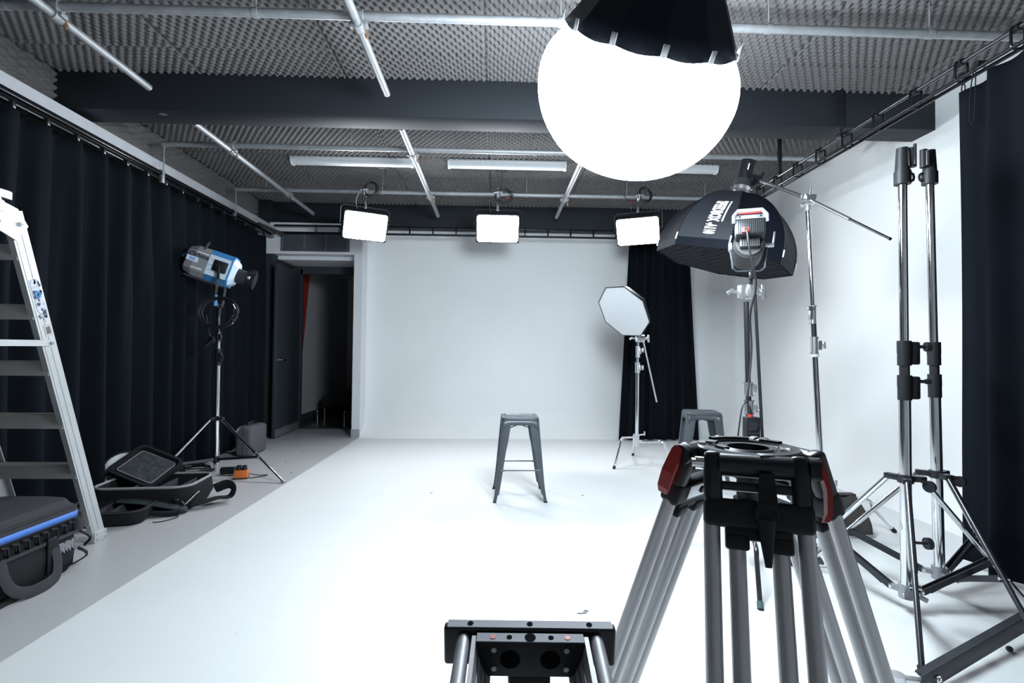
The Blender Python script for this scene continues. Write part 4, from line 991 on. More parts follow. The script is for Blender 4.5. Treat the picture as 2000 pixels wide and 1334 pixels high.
# ------------------------------------------------------------------ metal stools
def make_stool(label, loc, rot):
    t = thing('metal_stool', label, 'stool', loc, rot, group='slate metal stools')
    TT = ROOT[t.name]
    def B(name, mb, mat, parent=None, **k): mb.xf(TT); return build(name, mb, mat, parent or t, **k)
    H = 0.66
    def rr(s, r, n=6):
        p = []
        for sx, sy, a0 in ((1, 1, 0), (-1, 1, 90), (-1, -1, 180), (1, -1, 270)):
            for k in range(n + 1):
                a = D(a0 + 90 * k / n); p.append((sx * (s - r) + r * math.cos(a), sy * (s - r) + r * math.sin(a)))
        return p
    rings = [(0.147, 0.040, H - 0.035), (0.150, 0.042, H - 0.022), (0.152, 0.043, H - 0.010), (0.148, 0.041, H - 0.002), (0.140, 0.036, H), (0.128, 0.030, H - 0.002), (0.120, 0.026, H - 0.007), (0.07, 0.02, H - 0.009)]
    mb = MB(); R = [rr(s, r) for s, r, z in rings]; n = len(R[0])
    mb.grid(lambda i, j: Vector((R[j][i][0], R[j][i][1], rings[j][2])), n, len(rings), closeu=True)
    # inner disc with the oval hand hole
    m0 = [(0.035 * math.cos(2 * PI * i / n + PI / 4 * 0) , 0.0105 * math.sin(2 * PI * i / n)) for i in range(n)]
    last = R[-1]
    # start angle of the outer ring is near 0 degrees on the right edge, keep them aligned
    base = len(mb.v); mb.v += [Vector((p[0], p[1], H - 0.009)) for p in last]; mb.v += [Vector((p[0], p[1], H - 0.009)) for p in m0]; mb.v += [Vector((p[0], p[1], H - 0.022)) for p in m0]
    for i in range(n):
        k = (i + 1) % n
        mb.f.append([base + i, base + k, base + n + k, base + n + i]); mb.m.append(0)
        mb.f.append([base + n + i, base + n + k, base + 2 * n + k, base + 2 * n + i]); mb.m.append(0)
    B('seat', mb, M['slate'], ang=50)
    def half(z):
        return 0.150 + (0.205 - 0.150) * max(0, (H - 0.03 - z) / (H - 0.03)) + (0.008 * ((0.16 - z) / 0.16) ** 2 if z < 0.16 else 0)
    # apron
    for k in range(4):
        Rk = Matrix.Rotation(k * PI / 2, 4, 'Z'); mb = MB(); N = 14
        def ap(i, j):
            x = (-1 + 2 * i / N)
            hz = H - 0.02 if j == 0 else H - 0.062 - 0.045 * abs(x) ** 5
            hw = half(hz); return Rk @ Vector((x * (hw - 0.012), -hw, hz))
        mb.grid(ap, N + 1, 2); o = B('apron', mb, M['slate']); md = o.modifiers.new('thickness', 'SOLIDIFY'); md.thickness = 0.003
    for k in range(4):
        Rk = Matrix.Rotation(k * PI / 2, 4, 'Z'); mb = MB(); zs = [H - 0.03, H - 0.1, H - 0.2, 0.40, 0.27, 0.16, 0.10, 0.06, 0.058, 0.008]
        ws = [0.078, 0.073, 0.066, 0.057, 0.048, 0.041, 0.037, 0.034, 0.026, 0.023]
        th = 0.004; P = []
        for z, wd in zip(zs, ws):
            h = half(z); c = Vector((h, h, z)); r_ = 0.012
            P.append([Vector((h - wd, h, z)), Vector((h - r_, h, z)), Vector((h - r_ * 0.3, h - r_ * 0.3, z)), Vector((h, h - r_, z)), Vector((h, h - wd, z)), Vector((h - th, h - wd, z)), Vector((h - th - r_ * 0.5, h - th - r_ * 0.5, z)), Vector((h - wd, h - th, z))])
        mb.grid(lambda i, j: Rk @ P[j][i], 8, len(zs), closeu=True)
        n0 = len(mb.v) - 8; mb.f += [list(range(n0, n0 + 8)), list(range(0, 8))[::-1]]; mb.m += [0, 0]
        o = B('leg', mb, M['slate'], ang=40)
        h = half(0.0); mb = MB().box(Rk @ Vector((h - 0.012, h - 0.012, 0.005)), (0.027, 0.027, 0.010), Matrix.Rotation(k * PI / 2, 3, 'Z'), 0.003); B('foot', mb, M['black'], o)
    for k in range(4):
        Rk = Matrix.Rotation(k * PI / 2, 4, 'Z'); z = 0.245; h = half(z)
        mb = MB().cyl(Rk @ Vector((-h + 0.025, -h + 0.006, z)), Rk @ Vector((h - 0.025, -h + 0.006, z)), 0.0052, n=10)
        for sx in (-1, 1): mb.cyl(Rk @ Vector((sx * (h - 0.025), -h + 0.006, z)), Rk @ Vector((sx * (h - 0.062), -h + 0.006, z)), 0.0095, 0.007, n=10)
        if k in (0, 2): B('crossbar', mb, M['slate'])
    mb = MB()
    for s_ in (1, -1):
        pts = [Vector((-s_ * 0.135, -0.135, H - 0.105)), Vector((-s_ * 0.02, -0.02, H - 0.078)), Vector((s_ * 0.02, 0.02, H - 0.078)), Vector((s_ * 0.135, 0.135, H - 0.105))]
        mb.tube(pts, 0.006, n=6, flat=(0.010, 0.003))
    B('under_brace', mb, M['slate'])
    return t
make_stool('slate grey metal stool standing alone in the middle of the white floor', (0.205, 4.195, 0), D(1.0))
make_stool('slate grey metal stool near the right wall, half hidden by the foreground tripod head', (1.895, 4.585, 0), D(-11))

# ------------------------------------------------------------------ foreground video tripod
hub = Vector((0.497, 0.978, 1.0)); az0 = D(250)
t = thing('camera_tripod', 'big silver twin-tube camera tripod without a head standing at the right foreground', 'tripod', (hub.x, hub.y, 0))
mb = MB(); n = 48
prof = [(0.038, -0.012), (0.038, 0.0), (0.046, 0.001), (0.052, -0.003), (0.072, -0.003), (0.075, 0.001), (0.090, 0.001), (0.0935, -0.002), (0.0935, -0.012), (0.080, -0.020), (0.038, -0.020), (0.038, -0.012)]
mb.lathe(prof, n, Matrix.Translation(hub)); plate = build('top_plate', mb, M['black_metal'], t, ang=25)
for a0, a1, r0, r1, h in ((62, 118, 0.080, 0.092, 0.006), (130, 150, 0.060, 0.080, 0.004), (150, 168, 0.078, 0.091, 0.005), (20, 48, 0.078, 0.092, 0.005), (180, 205, 0.052, 0.066, 0.004), (330, 350, 0.055, 0.075, 0.004)):
    P = [D(a0 + (a1 - a0) * q / 8) for q in range(9)]; mb = MB()
    mb.grid(lambda i, j: hub + Vector(((r0 if j in (0, 1) else r1) * math.cos(P[i]), (r0 if j in (0, 1) else r1) * math.sin(P[i]), -0.002 if j in (0, 3) else h)), 9, 4)
    build('raised_tab', mb, M['black'], plate, weld=False)
mb = MB()
a = D(262); e = Vector((math.cos(a), math.sin(a), 0)); tn = Vector((-e.y, e.x, 0))
mb.box(hub + e * 0.088 + Vector((0, 0, -0.006)), (0.026, 0.02, 0.018), Matrix((tn, e, Vector((0, 0, 1)))).transposed(), 0.002)
build('index_block', mb, M['slate'], plate)
build('bowl', MB().lathe([(0.038, -0.012), (0.036, -0.035), (0.028, -0.06), (0.0, -0.066)], 32, Matrix.Translation(hub)), M['black'], t)
build('centre_post', MB().cyl(hub + Vector((0, 0, -0.06)), hub + Vector((0, 0, -0.115)), 0.021, n=20).cyl(hub + Vector((0, 0, -0.10)), hub + Vector((0, 0, -0.112)), 0.027, n=20), M['slate'], t)
for k in range(3):
    az = az0 + k * 2 * PI / 3; e = Vector((math.cos(az), math.sin(az), 0)); tn = Vector((-e.y, e.x, 0)); lean = D(20.0)
    dn = (e * math.sin(lean) - Vector((0, 0, 1)) * math.cos(lean)); on = (e * math.cos(lean) + Vector((0, 0, 1)) * math.sin(lean))
    o0 = hub + e * 0.090 + Vector((0, 0, -0.020))
    F = Matrix((tn, dn, on)).transposed()
    def L(x, d, o=0.0): return o0 + tn * x + dn * d + on * o
    def slab(x0, x1, d0, d1, o0_, o1_, bev=0.006): return MB().box(L((x0 + x1) / 2, (d0 + d1) / 2, (o0_ + o1_) / 2), (x1 - x0, d1 - d0, o1_ - o0_), F, bev, 3)
    # shoulder casting joins the plate to the hinge axle
    mb = MB().cyl(L(-0.060, 0.0), L(0.060, 0.0), 0.021, n=22).box(hub + e * 0.062 + Vector((0, 0, -0.024)), (0.115, 0.06, 0.030), Matrix((tn, e, Vector((0, 0, 1)))).transposed(), 0.008)
    sh = build('shoulder', mb, M['black_metal'], t)
    mb = slab(-0.086, -0.055, -0.022, 0.07, -0.018, 0.018, 0.010).merge(slab(0.055, 0.086, -0.022, 0.07, -0.018, 0.018, 0.010)).merge(slab(-0.06, 0.06, 0.030, 0.045, -0.010, 0.010, 0.004))
    fork = build('leg_fork', mb, M['black_metal'], t)
    mb = MB().cyl(L(-0.100, 0.0), L(-0.085, 0.0), 0.012, n=14).cyl(L(-0.106, 0.0), L(-0.098, 0.0), 0.008, n=10)
    if k == 0: build('axle_nut', mb, M['chrome'], fork)
    # red locking lever on the end of the axle
    mb = MB().cyl(L(0.085, -0.003), L(0.102, -0.003), 0.020, n=20); build('lever_hub', mb, M['black'], fork)
    lev = [L(0.092, -0.010, 0.018), L(0.100, -0.010, 0.020), L(0.106, 0.030, 0.026), L(0.104, 0.078, 0.024), L(0.096, 0.082, 0.022)]
    mb = MB()
    W_ = [0.008, 0.012, 0.013, 0.012, 0.009]; dd = [-0.018, 0.0, 0.035, 0.070, 0.084]; xx = [0.100, 0.104, 0.110, 0.108, 0.102]
    ring_ = []
    for q in range(5):
        for sx, so in ((-1, -1), (1, -1), (1, 1), (-1, 1)): ring_.append(L(xx[q] + sx * 0.004, dd[q], 0.006 + so * W_[q]))
    for q in range(4):
        for s_ in range(4): mb_f = [q * 4 + s_, q * 4 + (s_ + 1) % 4, (q + 1) * 4 + (s_ + 1) % 4, (q + 1) * 4 + s_]; mb.f.append(mb_f); mb.m.append(0)
    mb.v += ring_; mb.f += [[3, 2, 1, 0], [16, 17, 18, 19]]; mb.m += [0, 0]
    build('locking_lever', mb, M['red'], fork, smooth=False)
    # bracket that clamps the twin tubes
    brk = build('upper_bracket', slab(-0.087, 0.087, 0.060, 0.108, -0.020, 0.020, 0.009), M['black'], t)
    mb = slab(-0.050, 0.050, 0.064, 0.094, -0.023, -0.019, 0.001); build('bracket_plate', mb, M['castal'] if k else M['black'], brk)
    mb = MB().cyl(L(0.0, 0.079, -0.022), L(0.0, 0.079, -0.026), 0.008, n=6); build('bracket_nut', mb, M['black'], brk)
    # locking knob and tail under the bracket
    mb = MB().cyl(L(0.012, 0.084, 0.019), L(0.012, 0.084, 0.034), 0.020, n=24)
    mb.add([L(0.004, 0.015, 0.028), L(0.026, 0.015, 0.028), L(0.030, 0.084, 0.034), L(-0.004, 0.084, 0.034), L(0.004, 0.015, 0.018), L(0.026, 0.015, 0.018), L(0.030, 0.084, 0.020), L(-0.004, 0.084, 0.020)], [[0, 3, 2, 1], [4, 5, 6, 7], [0, 1, 5, 4], [1, 2, 6, 5], [2, 3, 7, 6], [3, 0, 4, 7]])
    mb.cyl(L(0.010, 0.092, 0.028), L(0.010, 0.165, 0.026), 0.016, 0.005, n=14)
    kn = build('height_lock', mb, M['black'], brk)
    ar = [L(0.012 + 0.015 * math.cos(D(q)), 0.084 + 0.015 * math.sin(D(q)), 0.0345) for q in range(-100, 30, 10)]
    build('lock_mark', MB().tube(ar, 0.002, n=6), M['nylon_grey'], kn)
    # twin outer tubes and twin inner tubes down to the foot
    Ltot = (o0.z - 0.03) / math.cos(lean)
    for sx in (-1, 1):
        build('outer_tube', MB().cyl(L(sx * 0.0735, 0.100), L(sx * 0.0735, 0.82), 0.0138, n=22), M['alu'], t)
        build('inner_tube', MB().cyl(L(sx * 0.0335, 0.115), L(sx * 0.0335, Ltot - 0.02), 0.0138, n=22), M['alu'], t)
    mb = slab(-0.052, 0.052, 0.104, 0.126, -0.015, 0.015, 0.004).merge(slab(-0.052, -0.015, 0.118, 0.143, -0.0175, 0.0175, 0.005)).merge(slab(0.015, 0.052, 0.118, 0.143, -0.0175, 0.0175, 0.005))
    build('inner_bracket', mb, M['black'], t)
    build('lower_bracket', slab(-0.090, 0.090, 0.80, 0.85, -0.02, 0.02, 0.008), M['black'], t)
    mb = slab(-0.055, 0.055, Ltot - 0.03, Ltot - 0.0, -0.016, 0.016, 0.006).merge(MB().cyl(L(0, Ltot - 0.01), L(0, Ltot - 0.01) * 1.0 + Vector((0, 0, 0.0)) + dn * 0.030, 0.02, 0.024, n=18)); build('foot', mb, M['black'], t)

# ------------------------------------------------------------------ camera slider under the viewpoint
sa = D(90) - (YAW + 0.006); ex = Vector((math.cos(sa - PI / 2), math.sin(sa - PI / 2), 0)); ey = Vector((math.cos(sa), math.sin(sa), 0))
pt = D(9.0); sy = ey * math.cos(pt) + Vector((0, 0, 1)) * math.sin(pt); sz = ex.cross(sy)
SO = Vector((0.0455, 0.62, 0.849)); SF_ = Matrix((ex, sy, sz)).transposed()
def S(x, y, z): return SO + ex * x + sy * y + sz * z
t = thing('camera_slider', 'twin-rail camera slider with a black end plate, at the bottom edge in the foreground', 'camera slider', (0.04, 0.5, 0))
o = build('end_plate', MB().box(S(0, 0, -0.025), (0.208, 0.0135, 0.050), SF_, 0.004, 3), M['black_metal'], t)
M['strip'] = pm('lit top grey', (0.17, 0.175, 0.20), 0.65, 0.1); M['rail'] = pm('satin rail', (0.24, 0.24, 0.255), 0.5, 0.3); M['bore'] = pm('dark bore', (0.003, 0.003, 0.004), 0.95, spec=0.05)  # strip tone puts the lit tops of the black plates into colour
build('lit_top', MB().box(S(0, 0, 0.0006), (0.199, 0.0125, 0.0012), SF_), M['strip'], o)
for x in (-0.072, 0.0, 0.072): build('hole', MB().cyl(S(x, 0, 0.0008), S(x, 0, 0.0018), 0.0036, n=14), M['bore'], o)
o = build('cross_block', MB().box(S(0, -0.019, -0.025), (0.128, 0.0145, 0.045), SF_, 0.002), M['black'], t)
build('lit_top', MB().box(S(0, -0.019, -0.0024), (0.126, 0.0138, 0.0012), SF_), M['strip'], o)
for x, r in ((-0.0245, 0.0032), (0.0, 0.0065), (0.0245, 0.0032)): build('hole', MB().cyl(S(x, -0.019, -0.002), S(x, -0.019, -0.0012), r, n=18), M['bore'], o)
for x in (-0.044, 0.044): build('screw', MB().cyl(S(x, -0.019, -0.002), S(x, -0.019, -0.0012), 0.0034, n=10), M['red_plug'], o)
for x in (-0.0235, 0.0235): build('lightening_hole', MB().cyl(S(x, -0.0263, -0.0245), S(x, -0.0268, -0.0245), 0.0118, n=26), M['bore'], o)
for x in (-0.0425, 0.0425):
    for z in (-0.0125, -0.0365): build('screw', MB().cyl(S(x, -0.0262, z), S(x, -0.0274, z), 0.0032, n=12), M['steel_plate'], o)
for sx in (-1, 1):
    build('rail', MB().cyl(S(sx * 0.0795, -0.010, -0.012), S(sx * 0.0795, -0.75, -0.012), 0.0082, n=24), M['rail'], t)
    m = MB()
    prof = [(0.0640, -0.004), (0.0690, -0.004), (0.0690, -0.058), (0.0470, -0.058), (0.0470, -0.050), (0.0520, -0.043), (0.0530, -0.043), (0.0560, -0.034), (0.0570, -0.034), (0.0600, -0.022), (0.0610, -0.022)]
    m.grid(lambda i, j: S(sx * prof[i][0], [-0.014, -0.75][j], prof[i][1]), len(prof), 2, closeu=True)
    build('rail_channel', m, M['rail'], t, ang=20)
build('end_plate', MB().box(S(0, -0.76, -0.023), (0.208, 0.020, 0.05), SF_, 0.005, 3), M['black_metal'], t)
build('carriage_base', MB().box(S(0, -0.42, -0.068), (0.10, 0.12, 0.018), SF_, 0.004), M['black_metal'], t)
t = thing('slider_support', 'dark column supporting the slider from below, just visible at the bottom edge', 'stand', (0.04, 0.645, 0))
build('column', MB().cyl((0.04, 0.645, 0.05), (0.04, 0.645, 0.775), 0.0175, n=22), M['gunmetal'], t)
build('mount', MB().box((0.045, 0.628, 0.782), (0.05, 0.04, 0.03), None, 0.003), M['black'], t)
for k in range(3):
    a = D(-90 + 120 * k); e = Vector((math.cos(a), math.sin(a), 0)); b = Vector((0.04, 0.645, 0))
    build('leg', MB().cyl(b + e * 0.02 + Vector((0, 0, 0.32)), b + e * 0.34 + Vector((0, 0, 0.012)), 0.011, n=12), M['gunmetal'], t)

# ------------------------------------------------------------------ step ladder
def fy(z): return 3.21 - 0.333 * z          # leaning frame with the treads
def ny(z): return 1.97 + 0.277 * z          # the other frame, towards the viewer
xr, xl = -2.41, -2.91
t = thing('step_ladder', 'worn aluminium step ladder at the left edge, standing between curtain and floor bags', 'ladder', (-2.66, 2.7, 0))
def stile(x, sgn, f, z0, z1, dep=0.088):
    d = Vector((0, f(1) - f(0), 1)).normalized(); nn = Vector((0, d.z, -d.y))
    A = Vector((x, f(z0), z0)); B_ = Vector((x, f(z1), z1)); m = MB()
    pr_ = [(0, -dep / 2), (0, dep / 2), (-0.030 * sgn, dep / 2), (-0.030 * sgn, dep / 2 - 0.004), (-0.004 * sgn, dep / 2 - 0.004), (-0.004 * sgn, -dep / 2 + 0.004), (-0.030 * sgn, -dep / 2 + 0.004), (-0.030 * sgn, -dep / 2)]
    P = [[q + Vector((a, 0, 0)) + nn * b for a, b in pr_] for q in (A, B_)]
    m.grid(lambda i, j: P[j][i], 8, 2, closeu=True)
    m.f += [list(range(8)), list(range(8, 16))[::-1]]; m.m += [0, 0]
    return m, nn, d
for x, sgn in ((xr, 1), (xl, -1)):
    m, nn, d = stile(x, sgn, fy, 0.05, 1.86)
    for b in (-0.018, 0.018): m.bar(Vector((x + 0.001 * sgn, fy(0.08), 0.08)) + nn * b, Vector((x + 0.001 * sgn, fy(1.8), 1.8)) + nn * b, 0.026, 0.0016, up=(1, 0, 0))
    o = build('stile', m, M['ladder'], t, smooth=False)
    m = MB().box((x - 0.012 * sgn, fy(0.033), 0.033), (0.040, 0.096, 0.066), None, 0.003); f_ = build('foot', m, M['ladder'], o)
    m = MB()
    for yy in (-0.032, 0.032):
        for zz in (0.018, 0.05): m.cyl((x + 0.008 * sgn, fy(0.03) + yy, zz), (x + 0.0105 * sgn, fy(0.03) + yy, zz), 0.004, n=8)
    build('rivets', m, M['alu_dark'], f_)
    m, nn2, d2 = stile(x, sgn, ny, 0.02, 1.895, 0.06); build('rear_stile', m, M['ladder'], t, smooth=False)
for z in (0.155, 0.463, 0.766, 1.067, 1.365, 1.66):
    y = fy(z)
    m = MB().box((-2.66, y - 0.038, z), (0.488, 0.006, 0.078), Matrix.Rotation(D(2), 3, 'X')).box((-2.66, y - 0.003, z + 0.036), (0.488, 0.074, 0.006))
    for q in range(6): m.box((-2.66, y - 0.032 + q * 0.012, z + 0.0405), (0.488, 0.004, 0.004))
    m.box((-2.66, y + 0.032, z + 0.02), (0.488, 0.004, 0.036))
    build('tread', m, M['ladder_step'], t, smooth=False)
m = MB().bar((-2.404, fy(1.19), 1.205), (-2.404, ny(1.20) - 0.02, 1.20), 0.004, 0.032); o = build('spreader_bar', m, M['ladder'], t)
build('rivet', MB().cyl((-2.402, fy(1.19), 1.205), (-2.394, fy(1.19), 1.205), 0.009, n=12), M['alu_dark'], o)
m = MB().add([(-2.402, 2.48, 1.90), (-2.402, 2.475, 1.76), (-2.402, 2.60, 1.715), (-2.402, 2.66, 1.80), (-2.402, 2.60, 1.875)], [[0, 1, 2, 3, 4]])
o = build('hinge_plate', m, M['ladder'], t, smooth=False); md = o.modifiers.new('thickness', 'SOLIDIFY'); md.thickness = 0.006
for y, z in ((2.615, 1.80), (2.505, 1.79), (2.49, 1.895)): build('rivet', MB().cyl((-2.402, y, z), (-2.388, y, z), 0.011, n=14).cyl((-2.388, y, z), (-2.384, y, z), 0.007, n=10), M['castal'], o)
build('hinge_block', MB().box((-2.392, 2.495, 1.865), (0.012, 0.045, 0.055), None, 0.005), M['white'], o)
m = MB().box((-2.66, 2.505, 1.943), (0.54, 0.095, 0.005)).box((-2.66, 2.457, 1.925), (0.54, 0.005, 0.036)).box((-2.66, 2.553, 1.925), (0.54, 0.005, 0.036)).box((-2.392, 2.505, 1.925), (0.005, 0.095, 0.036))
build('top_cap', m, M['alu'], t, smooth=False)
build('foot_brace', MB().bar((-2.43, 3.185, 0.045), (-2.62, 3.17, 0.135), 0.022, 0.004).bar((-2.43, 3.19, 0.125), (-2.54, 3.16, 0.10), 0.02, 0.004), M['ladder'], t)
for z in (0.463, 1.067, 1.66): build('rear_rung', MB().bar((xl, ny(z), z), (xr, ny(z), z), 0.03, 0.03), M['ladder'], t)
# stickers on the visible stile: worn printed patch and a small bar label
def on_stile(z, b): 
    d = Vector((0, -0.333, 1)).normalized(); nn = Vector((0, d.z, -d.y)); return Vector((xr + 0.0032, fy(z), z)) + nn * b, d, nn
c, d, nn = on_stile(1.43, 0.004)
build('worn_sticker', MB().add([c + d * 0.11 - nn * 0.028, c + d * 0.11 + nn * 0.016, c + d * 0.04 + nn * 0.026, c - d * 0.09 + nn * 0.030, c - d * 0.12 + nn * 0.010, c - d * 0.05 - nn * 0.024], [[0, 1, 2, 3, 4, 5]]), M['paper'], t, smooth=False)
m = MB()
for rr_ in (0.017, 0.010): m.tube([c + d * 0.03 + Vector((0.001, 0, 0)) + d * (rr_ * math.cos(k * PI / 8)) + nn * (rr_ * math.sin(k * PI / 8)) for k in range(16)], 0.003, n=6, closed=True)
build('sticker_ring', m, M['fix_blue'], t)
c, d, nn = on_stile(1.27, 0.012)
build('bar_label', MB().add([c + d * 0.032 - nn * 0.022, c + d * 0.032 + nn * 0.022, c - d * 0.032 + nn * 0.022, c - d * 0.032 - nn * 0.022], [[0, 1, 2, 3]]), pm('tan label', (0.42, 0.39, 0.36), 0.6), t, smooth=False)
m = MB()
for q in range(7): m.bar(c + Vector((0.0008, 0, 0)) - nn * 0.012 + nn * (q * 0.004) + d * 0.02, c + Vector((0.0008, 0, 0)) - nn * 0.012 + nn * (q * 0.004) - d * 0.018, 0.0018 if q % 2 else 0.0009, 0.0008, up=(1, 0, 0))
build('bar_marks', m, M['print_dark'], t)

rnd_ = random.Random(3)
c, d, nn = on_stile(1.43, 0.004)
m = MB()
for q in range(26):
    p = c + d * rnd_.uniform(-0.10, 0.10) + nn * rnd_.uniform(-0.020, 0.024) + Vector((0.0012, 0, 0)); a1 = rnd_.uniform(0.004, 0.013); b1 = rnd_.uniform(0.003, 0.007); k1 = rnd_.uniform(-0.6, 0.6)
    e1 = d * math.cos(k1) + nn * math.sin(k1); e2 = nn * math.cos(k1) - d * math.sin(k1)
    m.add([p - e1 * a1 - e2 * b1, p + e1 * a1 - e2 * b1 * 0.6, p + e1 * a1 * 0.8 + e2 * b1, p - e1 * a1 * 0.9 + e2 * b1 * 0.8], [[0, 1, 2, 3]])
build('sticker_print', m, M['print_dark'], t, weld=False, smooth=False)
# ------------------------------------------------------------------ lighting bag at lower left
t = thing('equipment_bag', 'black padded equipment bag with blue piping at the lower left, in front of the ladder', 'bag', (-2.44, 2.3, 0))
y0_, y1_, x0_, x1_ = 1.55, 2.82, -2.66, -2.245
def rbox(cx, cy, hx, hy, r, z, n=6):
    p = []
    for sx, sy, a0 in ((1, 1, 0), (-1, 1, 90), (-1, -1, 180), (1, -1, 270)):
        for k in range(n + 1):
            a = D(a0 + 90 * k / n); p.append(Vector((cx + sx * (hx - r) + r * math.cos(a), cy + sy * (hy - r) + r * math.sin(a), z)))
    return p
cxb, cyb, hxb, hyb = (x0_ + x1_) / 2, (y0_ + y1_) / 2, (x1_ - x0_) / 2, (y1_ - y0_) / 2
def stack(rings):
    m = MB(); n = len(rings[0]); m.grid(lambda i, j: rings[j][i], n, len(rings), closeu=True)
    m.f += [list(range(n))[::-1], list(range(len(m.v) - n, len(m.v)))]; m.m += [0, 0]; return m
build('body', stack([rbox(cxb, cyb, hxb - 0.012, hyb - 0.012, 0.05, 0.0), rbox(cxb, cyb, hxb, hyb, 0.055, 0.02), rbox(cxb, cyb, hxb + 0.004, hyb + 0.002, 0.055, 0.15), rbox(cxb, cyb, hxb, hyb, 0.05, 0.275)]), M['cord'], t)
def wob(r, s): return [p + Vector((0, 0, 0.006 * math.sin(p.y * 9 + s))) for p in r]
lid = build('lid', stack([wob(rbox(cxb, cyb, hxb + 0.012, hyb + 0.012, 0.05, 0.275), 0), wob(rbox(cxb, cyb, hxb + 0.014, hyb + 0.014, 0.05, 0.335), 0.4), wob(rbox(cxb, cyb, hxb - 0.004, hyb - 0.004, 0.05, 0.345), 0.6), wob(rbox(cxb, cyb, hxb - 0.02, hyb - 0.02, 0.05, 0.375), 1), wob(rbox(cxb, cyb, hxb - 0.07, hyb - 0.07, 0.05, 0.395), 1.5)]), M['nylon_grey'], t)
build('lid_piping', MB().tube([p + Vector((0, 0, 0.0)) for p in wob(rbox(cxb, cyb, hxb + 0.013, hyb + 0.013, 0.05, 0.340), 0.4)], 0.006, n=8, closed=True), M['black'], lid)
def blue_z(y): return 0.296 + 0.018 * (y - 2.4)
m = MB(); N = 40
ps = [p for p in rbox(cxb, cyb, hxb + 0.0155, hyb + 0.0155, 0.05, 0.30, 8)]
m.grid(lambda i, j: ps[i] + Vector((0, 0, (-0.018 if j == 0 else 0.012) + 0.005 * math.sin(ps[i].y * 9))), len(ps), 2, closeu=True)
o = build('blue_band', m, M['blue'], t); md = o.modifiers.new('thickness', 'SOLIDIFY'); md.thickness = 0.004
# zigzag webbing band under the lid
xf_ = x1_ + 0.005
m = MB(); yy = y0_ + 0.06
while yy < y1_ - 0.05:
    m.tube([(xf_ + 0.004, yy, 0.262), (xf_ + 0.016, yy + 0.018, 0.258), (xf_ + 0.016, yy + 0.024, 0.222), (xf_ + 0.004, yy + 0.036, 0.216)], 0.004, n=6, flat=(0.009, 0.004)); yy += 0.052
build('webbing_loops', m, M['nylon_grey'], t)
for ya, yb, nm in ((1.66, 2.315, 'front_pocket'), (2.335, 2.80, 'front_pocket')):
    m = MB()
    def pf(i, j):
        u = i / 16; v = j / 10; e_ = 0.028 * (math.sin(PI * min(1, max(0, u))) ** 0.3) * (math.sin(PI * min(1, v * 0.9 + 0.08)) ** 0.5)
        return Vector((x1_ + 0.003 + e_ + 0.003 * math.sin(u * 11 + v * 6), ya + (yb - ya) * u, 0.205 - 0.175 * v))
    m.grid(pf, 17, 11); build(nm, m, M['cord'], t, ang=70)
    m = MB().box((x1_ + 0.016, (ya + yb) / 2, 0.204), (0.034, yb - ya - 0.01, 0.016), None, 0.006); build('pocket_flap', m, M['nylon_grey'], t)
xs_ = x1_ + 0.036
pts = spline([(xs_ - 0.010, 2.37, 0.215), (xs_ + 0.004, 2.38, 0.13), (xs_ + 0.016, 2.41, 0.065), (xs_ + 0.030, 2.47, 0.032), (xs_ + 0.040, 2.54, 0.030), (xs_ + 0.036, 2.61, 0.045), (xs_ + 0.020, 2.64, 0.095), (xs_ + 0.006, 2.642, 0.16), (xs_ - 0.008, 2.635, 0.225)], 8)
build('carry_handle', MB().tube(pts, 0.01, n=8, flat=(0.026, 0.004)), M['nylon_grey'], t)
build('handle_patch', MB().box((xs_ + 0.003, 2.628, 0.135), (0.008, 0.062, 0.17), None, 0.003), M['cord'], t)
build('corner_pad', stack([rbox(-2.262, 2.832, 0.032, 0.026, 0.02, 0.195), rbox(-2.262, 2.836, 0.036, 0.030, 0.024, 0.225), rbox(-2.262, 2.832, 0.030, 0.024, 0.02, 0.265)]), M['nylon_grey'], t)
build('end_strap', MB().tube(spline([(-2.25, 2.84, 0.19), (-2.225, 2.87, 0.155), (-2.215, 2.875, 0.135), (-2.235, 2.86, 0.105)], 6), 0.01, n=8, flat=(0.020, 0.005)).tube(spline([(-2.25, 2.835, 0.10), (-2.215, 2.85, 0.07), (-2.22, 2.84, 0.045), (-2.235, 2.70, 0.03)], 6), 0.01, n=8, flat=(0.018, 0.004)), M['cord'], t)
tx = text_mb('ARRI', 0.070, bold=0.005, space=0.86); build('lettering', tx.xf(frame((x1_ + 0.038, 2.690, 0.150), (0, 1, 0), (0, 0, 1))), M['print_grey'], t, weld=False, smooth=False)
build('registered_dot', MB().cyl((x1_ + 0.036, 2.776, 0.172), (x1_ + 0.038, 2.776, 0.172), 0.008, n=16), M['print_grey'], t)
build('base_skid', MB().box((x1_ + 0.02, 2.05, 0.012), (0.03, 0.9, 0.022), None, 0.006), M['black'], t)

